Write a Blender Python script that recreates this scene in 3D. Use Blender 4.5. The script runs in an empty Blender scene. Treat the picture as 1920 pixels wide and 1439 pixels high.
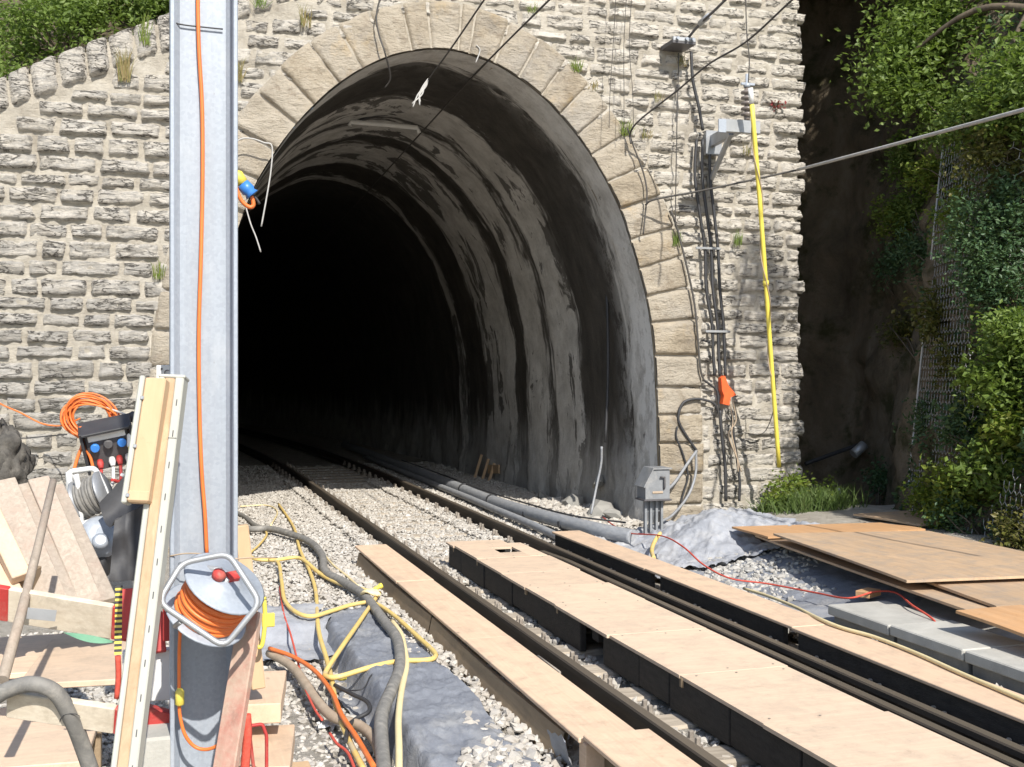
import bpy, bmesh, math, random
import numpy as np
from mathutils import Vector, Matrix, noise
random.seed(7); rng = np.random.default_rng(7)
R = math.radians
scene = bpy.context.scene
# ------------------------------------------------------------------ camera
FPX, TH, CH, HZ = 2167.0, R(17.2), 1.81, 700.0     # focal (photo px), yaw, eye height over the rails, horizon row
SN, CS = math.sin(TH), math.cos(TH)
cd = bpy.data.cameras.new('camera'); cam = bpy.data.objects.new('camera', cd); scene.collection.objects.link(cam)
cam.location = (0, 0, CH); cam.rotation_euler = (R(90), 0, -TH)
cd.sensor_width = 36; cd.lens = FPX / 1920 * 36; cd.shift_y = -(719.5 - HZ) / 1920
cd.clip_start = 0.05; cd.clip_end = 2000
scene.camera = cam
# ------------------------------------------------------------------ light
SUN = Vector((0.075, -1.14, 1.0)).normalized()       # towards the sun
w = bpy.data.worlds.new('World'); scene.world = w; w.use_nodes = True
nt = w.node_tree; bgn = nt.nodes['Background']
sky = nt.nodes.new('ShaderNodeTexSky'); sky.sky_type = 'NISHITA'; sky.sun_disc = False
sky.sun_elevation = math.asin(SUN.z); sky.sun_rotation = math.atan2(SUN.x, SUN.y)
nt.links.new(sky.outputs[0], bgn.inputs[0]); bgn.inputs[1].default_value = 0.135
sd = bpy.data.lights.new('sun', 'SUN'); sd.energy = 4.7; sd.angle = R(0.53); sd.color = (1, 0.95, 0.87)
so = bpy.data.objects.new('sun', sd); scene.collection.objects.link(so)
so.rotation_euler = SUN.to_track_quat('Z', 'Y').to_euler(); so.location = (0, -5, 20)
vs = scene.view_settings; vs.view_transform = 'Standard'; vs.look = 'None'; vs.exposure = 0.46; vs.gamma = 1; vs.use_curve_mapping = False
scene.render.engine = 'CYCLES'; scene.cycles.use_denoising = True; scene.cycles.max_bounces = 8; scene.cycles.diffuse_bounces = 5
# ------------------------------------------------------------------ photo pixel -> place, at a known distance or height
def ray(u, v): k = (u - 960) / FPX; return Vector((SN + k * CS, CS - k * SN, -(v - HZ) / FPX))
def PY(u, v, Y): d = ray(u, v); return Vector((0, 0, CH)) + d * (Y / d.y)
def PX(u, v, X): d = ray(u, v); return Vector((0, 0, CH)) + d * (X / d.x)
def PZ(u, v, z): d = ray(u, v); return Vector((0, 0, CH)) + d * ((z - CH) / d.z)
def PT(u, v, t): return Vector((0, 0, CH)) + ray(u, v) * t
V = Vector
# ------------------------------------------------------------------ mesh building
def catmull(pts, k=6):
    pts = [V(p) for p in pts]
    if len(pts) < 3: return pts
    q = [pts[0] * 2 - pts[1]] + pts + [pts[-1] * 2 - pts[-2]]; out = []
    for i in range(1, len(q) - 2):
        a, b, c, d = q[i - 1:i + 3]
        for j in range(k):
            t = j / k
            out.append(0.5 * ((2 * b) + (c - a) * t + (2 * a - 5 * b + 4 * c - d) * t * t + (3 * b - a - 3 * c + d) * t ** 3))
    return out + [pts[-1]]
class MB:
    def __init__(s): s.v = []; s.f = []; s.sm = []
    def add(s, vs, fs, smooth=False):
        n = len(s.v); s.v += [tuple(p) for p in vs]; s.f += [tuple(n + i for i in f) for f in fs]; s.sm += [smooth] * len(fs); return s
    def box(s, c, d, m=None, ch=0.004):
        hx, hy, hz = [x / 2 for x in d]; e = min(ch, hx * .6, hy * .6, hz * .6); vs = []; idx = {}
        for sx in (-1, 1):
            for sy in (-1, 1):
                for sz in (-1, 1):
                    for ax in range(3):
                        p = [hx - e, hy - e, hz - e]; p[ax] += e
                        idx[sx, sy, sz, ax] = len(vs); vs.append(V((p[0] * sx, p[1] * sy, p[2] * sz)))
        fs = []; S = (-1, 1)
        for ax in range(3):
            b, c2 = (ax + 1) % 3, (ax + 2) % 3
            def key(sa, sb, sc):
                k = [0, 0, 0]; k[ax] = sa; k[b] = sb; k[c2] = sc; return tuple(k)
            for sa in S:
                q = [idx[key(sa, *k) + (ax,)] for k in ((-1, -1), (1, -1), (1, 1), (-1, 1))]
                fs.append(q if sa > 0 else q[::-1])
            for sb in S:
                for sc in S:                                        # edge along ax
                    q = [idx[key(-1, sb, sc) + (b,)], idx[key(1, sb, sc) + (b,)], idx[key(1, sb, sc) + (c2,)], idx[key(-1, sb, sc) + (c2,)]]
                    fs.append(q if sb * sc < 0 else q[::-1])
        for sx in S:
            for sy in S:
                for sz in S:
                    q = [idx[sx, sy, sz, a] for a in range(3)]; fs.append(q if sx * sy * sz > 0 else q[::-1])
        m = m or Matrix.Identity(3); c = V(c)
        return s.add([m @ p + c for p in vs], fs)
    def beam(s, a, b, wd, ht, up=(0, 0, 1), ch=0.004):
        a, b = V(a), V(b); y = (b - a).normalized(); x = y.cross(V(up)).normalized(); z = x.cross(y)
        return s.box((a + b) / 2, (wd, (b - a).length, ht), Matrix((x, y, z)).transposed(), ch)
    def tube(s, pts, r, n=8, k=6, smooth=True, rf=None, closed=False):
        pts = catmull(pts, k) if k else [V(p) for p in pts]
        rs = [r * (rf(i / (len(pts) - 1)) if rf else 1) for i in range(len(pts))]
        t0 = (pts[1] - pts[0]).normalized(); nx = t0.orthogonal().normalized(); vs = []; fs = []
        for i, p in enumerate(pts):
            if closed: t = pts[(i + 1) % len(pts)] - pts[i - 1]
            else: t = pts[min(i + 1, len(pts) - 1)] - pts[max(i - 1, 0)]
            t = t.normalized() if t.length > 1e-9 else t0
            nx = (nx - t * nx.dot(t)).normalized(); ny = t.cross(nx)
            for j in range(n):
                a = 2 * math.pi * j / n; vs.append(p + (nx * math.cos(a) + ny * math.sin(a)) * rs[i])
        m = len(pts)
        for i in range(m if closed else m - 1):
            for j in range(n):
                fs.append((i * n + j, i * n + (j + 1) % n, ((i + 1) % m) * n + (j + 1) % n, ((i + 1) % m) * n + j))
        s.add(vs, fs, smooth)
        if not closed: s.f += [tuple(len(s.v) - len(vs) + j for j in range(n))[::-1], tuple(len(s.v) - n + j for j in range(n))]; s.sm += [False] * 2
        return s
    def lathe(s, prof, o, axis, n=20, smooth=True):
        ax = V(axis).normalized(); x = ax.orthogonal().normalized(); y = ax.cross(x); o = V(o); vs = []; fs = []
        for r, h in prof:
            for j in range(n):
                a = 2 * math.pi * j / n; vs.append(o + ax * h + (x * math.cos(a) + y * math.sin(a)) * r)
        for i in range(len(prof) - 1):
            for j in range(n): fs.append((i * n + j, i * n + (j + 1) % n, (i + 1) * n + (j + 1) % n, (i + 1) * n + j))
        s.add(vs, fs, smooth)
        b = len(s.v) - len(vs); s.f += [tuple(b + j for j in range(n))[::-1], tuple(len(s.v) - n + j for j in range(n))]; s.sm += [False] * 2
        return s
    def prism(s, poly, d):                                           # 3-D polygon swept by vector d
        n = len(poly); a = [V(p) for p in poly]; d = V(d)
        return s.add(a + [p + d for p in a], [tuple(range(n))[::-1], tuple(range(n, 2 * n))] + [(i, (i + 1) % n, (i + 1) % n + n, i + n) for i in range(n)])
    def grid(s, fn, nu, nv, smooth=True):
        vs = [fn(i / nu, j / nv) for i in range(nu + 1) for j in range(nv + 1)]
        return s.add(vs, [(i * (nv + 1) + j, (i + 1) * (nv + 1) + j, (i + 1) * (nv + 1) + j + 1, i * (nv + 1) + j + 1) for i in range(nu) for j in range(nv)], smooth)
    def build(s, name, mat, parent=None, label=None, cat=None, group=None, kind=None):
        a = np.array(s.v, dtype=np.float32); lo, hi = a.min(0), a.max(0); c = (lo + hi) / 2
        if parent is None: c[2] = lo[2]
        me = bpy.data.meshes.new(name); me.from_pydata((a - c).tolist(), [], s.f)
        me.polygons.foreach_set('use_smooth', s.sm); me.update()
        if mat: me.materials.append(mat)
        return link(name, me, c, parent, label, cat, group, kind)
WL = {}
def link(name, me, c, parent=None, label=None, cat=None, group=None, kind=None):
    o = bpy.data.objects.new(name, me); scene.collection.objects.link(o); c = V([float(q) for q in c]); WL[o.name] = c
    if parent is not None: o.parent = parent; o.location = c - WL[parent.name]
    else: o.location = c
    for k, v in (('label', label), ('category', cat), ('group', group), ('kind', kind)):
        if v: o[k] = v
    return o
def thing(name, loc, label, cat, group=None): return link(name, None, loc, None, label, cat, group)
def npmesh(name, verts, faces, mat, nper, **kw):                      # many alike little faces, built with numpy
    me = bpy.data.meshes.new(name); verts = np.asarray(verts, np.float32); faces = np.asarray(faces, np.int32)
    parent = kw.get('parent'); c = (verts.min(0) + verts.max(0)) / 2
    if parent is None: c[2] = verts[:, 2].min()
    me.vertices.add(len(verts)); me.vertices.foreach_set('co', (verts - c).ravel())
    me.loops.add(faces.size); me.loops.foreach_set('vertex_index', faces.ravel())
    me.polygons.add(len(faces)); me.polygons.foreach_set('loop_start', np.arange(0, faces.size, nper, dtype=np.int32)); me.polygons.foreach_set('loop_total', np.full(len(faces), nper, np.int32))
    me.update(calc_edges=True); me.shade_flat(); me.materials.append(mat)
    return link(name, me, c, **kw)
# ------------------------------------------------------------------ materials
class NT:
    def __init__(s, name):
        s.m = bpy.data.materials.new(name); s.m.use_nodes = True; s.t = s.m.node_tree; s.b = s.t.nodes['Principled BSDF']
    def n(s, typ, _ins=None, **kw):
        nd = s.t.nodes.new('ShaderNode' + typ)
        for k, v in kw.items(): setattr(nd, k, v)
        for k, v in (_ins or {}).items(): s.set(nd.inputs[k], v)
        return nd
    def set(s, inp, v):
        if isinstance(v, bpy.types.NodeSocket): s.t.links.new(v, inp)
        elif hasattr(v, 'outputs'): s.t.links.new(v.outputs[0], inp)
        else: inp.default_value = (tuple(v) + (1,) if inp.type == 'RGBA' and len(v) == 3 else v)
    def coord(s, world=False, st=(1, 1, 1), rnd=True):
        if world: src = s.n('NewGeometry').outputs['Position']
        else:
            src = s.n('TexCoord').outputs['Object']
            if rnd:
                oi = s.n('ObjectInfo'); src = s.n('VectorMath', {0: src, 1: s.n('VectorMath', {0: oi.outputs['Random'], 'Scale': 37.0}, operation='SCALE')}, operation='ADD')
        return s.n('Mapping', {0: src, 'Scale': st})
    def noise(s, vec, scale, detail=5, rough=.6, dist=0): return s.n('TexNoise', {'Vector': vec, 'Scale': scale, 'Detail': detail, 'Roughness': rough, 'Distortion': dist})
    def ramp(s, f, stops):
        r = s.n('ValToRGB', {0: f}); e = r.color_ramp.elements
        while len(e) < len(stops): e.new(1)
        for el, (p, c) in zip(e, stops): el.position = p; el.color = (tuple(c) + (1,)) if not isinstance(c, (int, float)) else (c, c, c, 1)
        return r
    def mix(s, f, a, b, bt='MIX'):
        m = s.n('Mix', data_type='RGBA', blend_type=bt); s.set(m.inputs[0], f); s.set(m.inputs[6], a); s.set(m.inputs[7], b); return m.outputs[2]
    def math(s, op, a, b=0.0, c=None):
        m = s.n('Math', {0: a, 1: b}, operation=op)
        if c is not None: s.set(m.inputs[2], c)
        return m
    def mr(s, v, a, b, c=0., d=1., typ='SMOOTHSTEP'): return s.n('MapRange', {0: v, 1: a, 2: b, 3: c, 4: d}, interpolation_type=typ)
    def vary(s, col, amt, island=False):
        rnd = s.n('NewGeometry').outputs['Random Per Island'] if island else s.n('ObjectInfo').outputs['Random']
        return s.n('HueSaturation', {'Value': s.mr(rnd, 0, 1, 1 - amt, 1 + amt, 'LINEAR'), 'Color': col}).outputs[0]
    def bump(s, h, st=.3, d=.02): s.set(s.b.inputs['Normal'], s.n('Bump', {'Height': h, 'Strength': st, 'Distance': d}))
    def out(s, col, rough=.8, metal=0., spec=None):
        s.set(s.b.inputs['Base Color'], col); s.set(s.b.inputs['Roughness'], rough); s.set(s.b.inputs['Metallic'], metal)
        if spec is not None: s.set(s.b.inputs['Specular IOR Level'], spec)
        return s.m
def simple(name, c1, c2=None, scale=6, st=(1, 1, 1), rough=.7, metal=0., bump=.15, bs=60, var=.06, dirt=None, dirtamt=.35, world=False, spec=None):
    n = NT(name); co = n.coord(world, st); c2 = c2 or tuple(x * .8 for x in c1)
    col = n.ramp(n.noise(co, scale, 6), [(.32, c2), (.68, c1)]).outputs[0]
    if dirt: col = n.mix(n.ramp(n.noise(co, scale * .6, 8, .7, .6), [(.52, 0), (.72, dirtamt)]), col, dirt)
    col = n.vary(col, var)
    n.bump(n.noise(co, bs, 4), bump, .01); return n.out(col, rough, metal, spec)
def wood(name, c1, c2, axis=1, grain=1., rough=.75, knots=True, dirt=None, damt=.5, var=.1, bump=.2):
    n = NT(name); st = [26 * grain] * 3; st[axis] = 1.1; co = n.coord(False, st); cs = n.coord(False, (1, 1, 1))
    g = n.noise(co, 1.6, 7, .65, .8)
    col = n.ramp(g, [(.3, c2), (.52, tuple((a + b) / 2 for a, b in zip(c1, c2))), (.7, c1)]).outputs[0]
    if dirt: col = n.mix(n.ramp(n.noise(cs, 5.5, 10, .78, .3), [(.46, 0), (.74, damt)]), col, dirt)
    if knots:
        vo = n.n('TexVoronoi', {'Vector': n.coord(False, [4 if i != axis else 1.6 for i in range(3)]), 'Scale': 1.3}); col = n.mix(n.ramp(vo.outputs[0], [(.02, .7), (.06, 0)]), col, tuple(x * .35 for x in c2))
    col = n.mix(n.ramp(n.noise(cs, 11, 8, .75, .8), [(.58, 0), (.7, .4)]), col, tuple(x * .5 for x in c2)); col = n.mix(n.ramp(n.noise(cs, 1.6, 6, .6), [(.48, 0), (.75, .4)]), col, tuple(.78 * x + .05 for x in c2))
    col = n.vary(col, var); n.bump(g, bump, .004); return n.out(col, rough)
# stone of the portal wall: grey limestone, lime and mortar smeared over it, paler right of the arch
def stone_mat(name, grey, warm, lime):
    n = NT(name); co = n.coord(True, (1, 1, 1)); lay = n.coord(True, (2.2, 2.2, 9)); oi = n.n('ObjectInfo').outputs['Random']
    col = n.mix(n.ramp(n.noise(lay, 2.3, 8, .7, .4), [(.35, 0), (.65, 1)]), grey, warm)
    col = n.mix(n.mr(oi, 0, 1, 0, .5, 'LINEAR'), col, tuple(x * .74 for x in grey))
    xs = n.n('SeparateXYZ', {0: n.n('NewGeometry').outputs['Position']})
    side = n.mr(xs.outputs[0], 1.0, 6.0, .035, .17)
    hi = n.math('ADD', side, n.mr(xs.outputs[2], 1.4, 4.2, -.06, .07))
    f = n.math('ADD', n.noise(lay, 3.1, 9, .72, .5), hi)
    col = n.mix(n.ramp(f, [(.53, 0), (.62, .75), (.75, .95)]), col, lime)
    col = n.mix(n.ramp(n.noise(co, 9, 8, .75), [(.6, 0), (.74, .5)]), col, tuple(x * .35 for x in grey))
    col = n.mix(n.ramp(n.noise(n.coord(True, (1.6, 1, .35)), 1.3, 6, .6), [(.54, 0), (.75, .22)]), col, (.16, .145, .12))
    col = n.mix(n.ramp(n.noise(co, 34, 7, .75), [(.55, 0), (.68, .5)]), col, tuple(x * .4 for x in grey)); col = n.mix(n.ramp(n.noise(lay, 12, 8, .75), [(.55, 0), (.68, .55)]), col, lime)
    ck = n.math('ABSOLUTE', n.math('SUBTRACT', n.noise(n.coord(True, (1.5, 1.5, 6)), 2.7, 5, .6, .5), .5)); ck = n.math('MULTIPLY', n.mr(ck, .006, .034, 1, 0), n.ramp(n.noise(co, 2.8, 4), [(.40, 0), (.52, 1)]))
    col = n.mix(n.math('MULTIPLY', ck, .8), col, (.06, .055, .05))
    hgt = n.math('ADD', n.noise(lay, 7, 9, .75, .4), n.math('MULTIPLY', n.noise(co, 30, 8, .78), .8)); n.bump(n.math('SUBTRACT', hgt, n.math('MULTIPLY', ck, .7)), 1., .032); return n.out(col, .92, spec=.2)
M_STONE = stone_mat('limestone', (.43, .412, .38), (.51, .477, .425), (.65, .605, .53))
def mortar_mat():
    n = NT('mortar'); co = n.coord(True)
    col = n.ramp(n.noise(co, 3.5, 9, .7), [(.3, (.34, .305, .255)), (.5, (.48, .44, .37)), (.7, (.59, .55, .475))]).outputs[0]
    col = n.mix(n.ramp(n.noise(co, 26, 7, .75), [(.58, 0), (.7, .4)]), col, (.25, .225, .19)); col = n.mix(n.ramp(n.noise(n.coord(True, (1, 1, 2)), 5, 8, .75), [(.56, 0), (.68, .5)]), col, (.42, .395, .35))
    n.bump(n.math('ADD', n.noise(co, 16, 10, .8), n.math('MULTIPLY', n.noise(n.coord(True, (2, 2, 7)), 9, 8, .75), .6)), 1., .032); return n.out(col, .95, spec=.15)
M_MORTAR = mortar_mat()
def vous_mat():
    n = NT('sandstone'); co = n.coord(True); oi = n.n('ObjectInfo').outputs['Random']
    col = n.ramp(n.noise(co, 2.8, 8, .68), [(.3, (.26, .215, .155)), (.5, (.40, .34, .255)), (.72, (.51, .45, .36))]).outputs[0]
    col = n.mix(n.mr(oi, 0, 1, 0, .6, 'LINEAR'), col, (.46, .42, .355))
    col = n.mix(n.ramp(n.noise(co, 6, 8, .72, .5), [(.54, 0), (.7, .6)]), col, (.18, .135, .09))
    col = n.mix(n.ramp(n.noise(co, 2.2, 6, .6), [(.58, 0), (.7, .4)]), col, (.50, .34, .14))
    col = n.mix(n.ramp(n.noise(co, 1.1, 9, .72, .3), [(.5, 0), (.66, .55)]), col, (.30, .285, .265)); col = n.mix(n.ramp(n.noise(co, 24, 7, .75), [(.58, 0), (.7, .45)]), col, (.16, .125, .09))
    n.bump(n.math('ADD', n.noise(n.coord(True, (1.5, 1.5, 4)), 5, 8, .68), n.math('MULTIPLY', n.noise(co, 34, 8, .75), .6)), 1., .045); return n.out(col, .9, spec=.2)
M_VOUS = vous_mat()
def lining_mat():                                                  # dry grey concrete rings between wet dark joints, ragged edges, drip tongues; past the last ring the bore's gloom is put into the colour
    n = NT('tunnel_concrete'); pos = n.n('NewGeometry').outputs['Position']; xyz = n.n('SeparateXYZ', {0: pos}); co = n.coord(True)
    rag = n.noise(n.coord(True, (.9, 2.4, .45)), 1.5, 9, .68, .3); rag2 = n.noise(n.coord(True, (3, 6, 1.4)), 1.6, 7, .65)
    y = n.math('ADD', xyz.outputs[1], n.math('MULTIPLY', n.math('SUBTRACT', rag, .5), 1.25)); y = n.math('ADD', y, n.math('MULTIPLY', n.math('SUBTRACT', rag2, .5), .35))
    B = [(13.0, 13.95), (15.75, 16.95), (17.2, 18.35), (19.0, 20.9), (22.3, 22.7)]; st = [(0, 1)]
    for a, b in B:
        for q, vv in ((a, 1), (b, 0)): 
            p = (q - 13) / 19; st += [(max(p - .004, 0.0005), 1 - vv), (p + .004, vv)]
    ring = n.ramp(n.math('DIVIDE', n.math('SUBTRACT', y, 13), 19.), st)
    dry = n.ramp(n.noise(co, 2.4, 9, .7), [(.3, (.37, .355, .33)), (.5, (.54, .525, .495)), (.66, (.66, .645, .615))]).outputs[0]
    wet_gloom = n.ramp(n.noise(n.coord(True, (2, 2, .6)), 2, 8, .7), [(.3, (.04, .037, .033)), (.6, (.08, .073, .064)), (.8, (.13, .118, .10))]).outputs[0]
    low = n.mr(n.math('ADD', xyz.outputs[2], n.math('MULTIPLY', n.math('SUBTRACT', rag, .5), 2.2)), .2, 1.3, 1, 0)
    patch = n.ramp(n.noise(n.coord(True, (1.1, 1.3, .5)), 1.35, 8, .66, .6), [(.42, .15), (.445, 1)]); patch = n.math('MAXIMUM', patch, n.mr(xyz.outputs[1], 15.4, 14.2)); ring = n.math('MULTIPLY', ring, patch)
    f = n.math('MAXIMUM', ring, n.math('MULTIPLY', low, .6)); col = n.mix(f, wet_gloom, dry)
    col = n.mix(n.ramp(n.noise(n.coord(True, (2, 2, 1)), 2.6, 8, .7), [(.62, 0), (.66, .75)]), col, (.06, .056, .05))
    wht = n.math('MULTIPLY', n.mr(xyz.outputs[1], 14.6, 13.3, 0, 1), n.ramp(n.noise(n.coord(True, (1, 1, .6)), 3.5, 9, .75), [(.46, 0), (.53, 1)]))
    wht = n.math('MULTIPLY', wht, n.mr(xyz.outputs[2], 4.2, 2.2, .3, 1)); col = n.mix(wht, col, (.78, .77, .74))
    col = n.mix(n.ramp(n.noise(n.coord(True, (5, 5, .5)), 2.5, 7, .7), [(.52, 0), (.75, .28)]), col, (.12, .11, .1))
    n.bump(n.noise(co, 15, 10, .75), .8, .03); return n.out(col, n.mix(f, (.72,) * 3, (.95,) * 3), spec=.2)
M_LINING = lining_mat()
M_GRAVEL = None
def gravel_mat(name, cols, var=.28):
    n = NT(name); co = n.coord(True); rnd = n.n('NewGeometry').outputs['Random Per Island']
    col = n.ramp(rnd, [(i / (len(cols) - 1), c) for i, c in enumerate(cols)]).outputs[0]
    col = n.mix(n.ramp(n.noise(co, 30, 6), [(.45, 0), (.7, .5)]), col, (.5, .45, .38)); n.bump(n.noise(co, 90, 4), .4, .006); return n.out(col, .95, spec=.15)
M_GRAVEL = gravel_mat('ballast_stone', [(.30, .28, .25), (.47, .445, .405), (.37, .345, .31), (.54, .52, .48), (.33, .30, .26), (.50, .475, .435)])
M_GRAVELG = gravel_mat('grey_gravel', [(.22, .215, .2), (.42, .41, .385), (.33, .32, .3), (.5, .49, .46)])
def ground_mat():
    n = NT('dusty_ground'); co = n.coord(True)
    col = n.ramp(n.noise(co, 7, 10, .75), [(.3, (.30, .27, .225)), (.5, (.47, .435, .375)), (.7, (.58, .545, .485))]).outputs[0]
    n.bump(n.noise(co, 34, 8, .75), 1, .05); return n.out(col, .97, spec=.1)
M_GROUND = ground_mat()
def rock_mat():
    n = NT('bank_rock'); co = n.coord(True)
    col = n.ramp(n.noise(n.coord(True, (1, 1, .4)), 1.5, 9, .7, .4), [(.3, (.11, .09, .062)), (.5, (.25, .20, .14)), (.7, (.39, .33, .25))]).outputs[0]
    col = n.mix(n.ramp(n.noise(co, 1.7, 7, .65), [(.5, 0), (.62, .8)]), col, (.055, .062, .02))
    n.bump(n.noise(co, 7, 11, .8), 1., .14); return n.out(col, .95, spec=.15)
M_ROCK = rock_mat()
def leaf_mat(name, cols, trans=.42):
    n = NT(name); rnd = n.n('NewGeometry').outputs['Random Per Island']
    col = n.ramp(rnd, [(i / (len(cols) - 1), c) for i, c in enumerate(cols)]).outputs[0]; n.out(col, .5, spec=.35)
    t = n.n('BsdfTranslucent', {0: n.mix(.5, col, (.22, .34, .03))}); mx = n.n('MixShader', {0: trans, 1: n.b.outputs[0], 2: t})
    n.t.links.new(mx.outputs[0], n.t.nodes['Material Output'].inputs[0]); return n.m
M_LEAF = leaf_mat('fresh_leaf', [(.085, .135, .03), (.17, .245, .05), (.12, .18, .04), (.235, .31, .085)])
M_LEAFY = leaf_mat('yellow_leaf', [(.17, .24, .035), (.13, .2, .03), (.22, .25, .05), (.12, .16, .025)])
M_IVY = leaf_mat('ivy_leaf', [(.035, .075, .035), (.055, .11, .045), (.08, .13, .055), (.04, .085, .03)], .15)
M_MOSS = leaf_mat('moss_leaf', [(.10, .10, .02), (.07, .08, .015), (.13, .115, .03), (.06, .055, .02)], .2)
M_DRY = leaf_mat('dry_grass', [(.34, .25, .12), (.22, .2, .07), (.28, .19, .09), (.14, .17, .04)], .3)
M_RED = leaf_mat('red_leaf', [(.25, .03, .04), (.18, .02, .03)], .2)
M_BARK = simple('bark', (.16, .125, .085), (.07, .055, .04), 9, (1, 1, .3), .95, bump=.6, bs=25)
PLY = (.66, .475, .30)
M_PLY = wood('plywood', (.69, .53, .385), (.60, .45, .32), 0, .8, dirt=(.42, .335, .255), damt=.8, knots=False, var=.07, bump=.1)
M_PLYL = wood('plank_wood', (.70, .515, .36), (.61, .435, .295), 1, .9, dirt=(.37, .285, .21), damt=.75, var=.06, bump=.12)
M_PLYD = wood('board_edge_wood', (.36, .265, .165), (.25, .18, .11), 1, .6, var=.1, dirt=(.16, .12, .08))
M_OSB = wood('weathered_plywood', (.52, .365, .23), (.40, .275, .17), 1, .35, dirt=(.26, .235, .205), damt=.9, knots=False, var=.07)
M_OSBO = wood('orange_plywood', (.56, .33, .165), (.45, .25, .115), 1, .4, dirt=(.36, .25, .16), damt=.45, knots=False, var=.08)
M_GREYW = wood('grey_timber', (.43, .365, .295), (.29, .24, .19), 2, .9, dirt=(.36, .235, .18), damt=.55, var=.12)
M_BEAMW = wood('formwork_timber', (.52, .375, .24), (.38, .26, .155), 2, .8, dirt=(.30, .17, .08), damt=.6, var=.08)
M_FORMTAN = wood('formwork_panel', (.60, .42, .255), (.53, .36, .21), 2, .5, knots=False, dirt=(.45, .31, .18), damt=.3, var=.05)
M_WHITEW = wood('painted_white_board', (.70, .63, .51), (.55, .47, .36), 0, .9, dirt=(.33, .27, .19), damt=.75, var=.05)
M_BLACKW = simple('tarred_timber', (.035, .031, .027), (.014, .013, .012), 12, (3, .7, 3), .75, bump=.5, bs=40, var=.25)
M_GALV = simple('galvanised_steel', (.345, .38, .43), (.31, .345, .395), 3, (1, 1, .5), .5, .0, .03, 120, .02, dirt=(.24, .26, .29), dirtamt=.5)
def galv_mat():
    n = NT('galvanised_steel'); co = n.coord(True); vo = n.n('TexVoronoi', {'Vector': co, 'Scale': 90.})
    col = n.mix(n.mr(vo.outputs['Color'], .2, .8, 0, 1, 'LINEAR'), (.315, .35, .40), (.355, .392, .442))
    col = n.mix(n.ramp(n.noise(n.coord(True, (14, 14, .7)), 1.6, 7, .68), [(.45, 0), (.75, .45)]), col, (.25, .27, .30))
    col = n.mix(n.ramp(n.noise(n.coord(True, (3, 3, 1.3)), 2.2, 9, .72), [(.54, 0), (.68, .5)]), col, (.43, .455, .485))
    col = n.mix(n.ramp(n.noise(n.coord(True, (9, 9, 4)), 3.4, 7, .75), [(.66, 0), (.7, .5)]), col, (.22, .205, .19))
    n.bump(n.noise(co, 60, 5), .08, .004); return n.out(col, n.ramp(n.noise(co, 8, 6), [(.3, .38), (.7, .6)]), .12)
M_GALV = galv_mat()
M_STEEL = simple('grey_steel', (.42, .43, .44), (.33, .34, .35), 6, (1, 1, 1), .45, .5, .06, 90, .05)
M_ALU = simple('pale_profile', (.50, .50, .44), (.42, .42, .37), 5, (1, 1, .3), .5, .1, .04, 90, .03)
def rail_mat():
    n = NT('rail_steel'); co = n.coord(True, (8, .5, 8)); col = n.ramp(n.noise(co, 2, 7, .65), [(.3, (.03, .024, .018)), (.6, (.062, .048, .034)), (.8, (.11, .08, .055))]).outputs[0]
    up = n.n('SeparateXYZ', {0: n.n('NewGeometry').outputs['True Normal']}).outputs[2]; z = n.n('SeparateXYZ', {0: n.n('NewGeometry').outputs['Position']}).outputs[2]
    f = n.math('MULTIPLY', n.mr(up, .8, .95), n.mr(z, -.03, -.01)); n.bump(n.noise(n.coord(True), 60, 4), .15, .004)
    return n.out(n.mix(f, col, (.20, .165, .125)), n.mix(f, (.75,) * 3, (.42,) * 3), n.math('MULTIPLY', f, .5))
M_RAIL = rail_mat()
M_BOLT = simple('dusty_iron', (.34, .30, .25), (.20, .17, .14), 20, rough=.85, bump=.3, var=.15)
M_SLEEPER = simple('dusty_sleeper', (.46, .40, .32), (.30, .255, .2), 9, (.6, 3, 3), .95, bump=.4, bs=30, var=.12)
M_CONC = simple('concrete_slab', (.47, .455, .41), (.37, .36, .325), 5, rough=.9, bump=.3, bs=70, var=.05, dirt=(.3, .285, .25), dirtamt=.5)
M_CONCD = simple('old_concrete', (.32, .31, .285), (.23, .225, .205), 5, rough=.9, bump=.4, bs=50, var=.05)
def cloth_mat(name, c1, c2, dust):
    n = NT(name); co = n.coord(True); col = n.ramp(n.noise(co, 5, 8, .7), [(.3, c2), (.65, c1)]).outputs[0]
    col = n.mix(n.ramp(n.noise(co, 2.1, 9, .7), [(.5, 0), (.72, .7)]), col, dust); fo = n.math('ABSOLUTE', n.math('SUBTRACT', n.noise(n.coord(True, (2.4, 1, 2)), 4.2, 6, .6, 1.2), .5)); n.bump(n.math('ADD', n.math('MULTIPLY', fo, 1.6), n.math('MULTIPLY', n.noise(co, 160, 3), .15)), .4, .03); return n.out(col, .9, spec=.2)
M_GEO = cloth_mat('geotextile', (.23, .245, .275), (.155, .165, .19), (.40, .395, .38))
M_GEOL = cloth_mat('dusty_geotextile', (.36, .375, .405), (.25, .26, .285), (.52, .505, .475))
M_BLACKP = simple('black_plastic', (.045, .046, .05), (.03, .03, .033), 9, rough=.62, bump=.1)
M_CABLE = simple('black_cable', (.045, .046, .05), (.03, .03, .032), 9, rough=.55, bump=.05)
M_GREYH = simple('grey_hose', (.235, .225, .205), (.15, .145, .135), 18, rough=.7, bump=.2, dirt=(.40, .37, .32), dirtamt=.6)
M_TANH = simple('tan_hose', (.44, .345, .25), (.35, .27, .19), 14, rough=.7, bump=.2, dirt=(.5, .43, .34))
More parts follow.
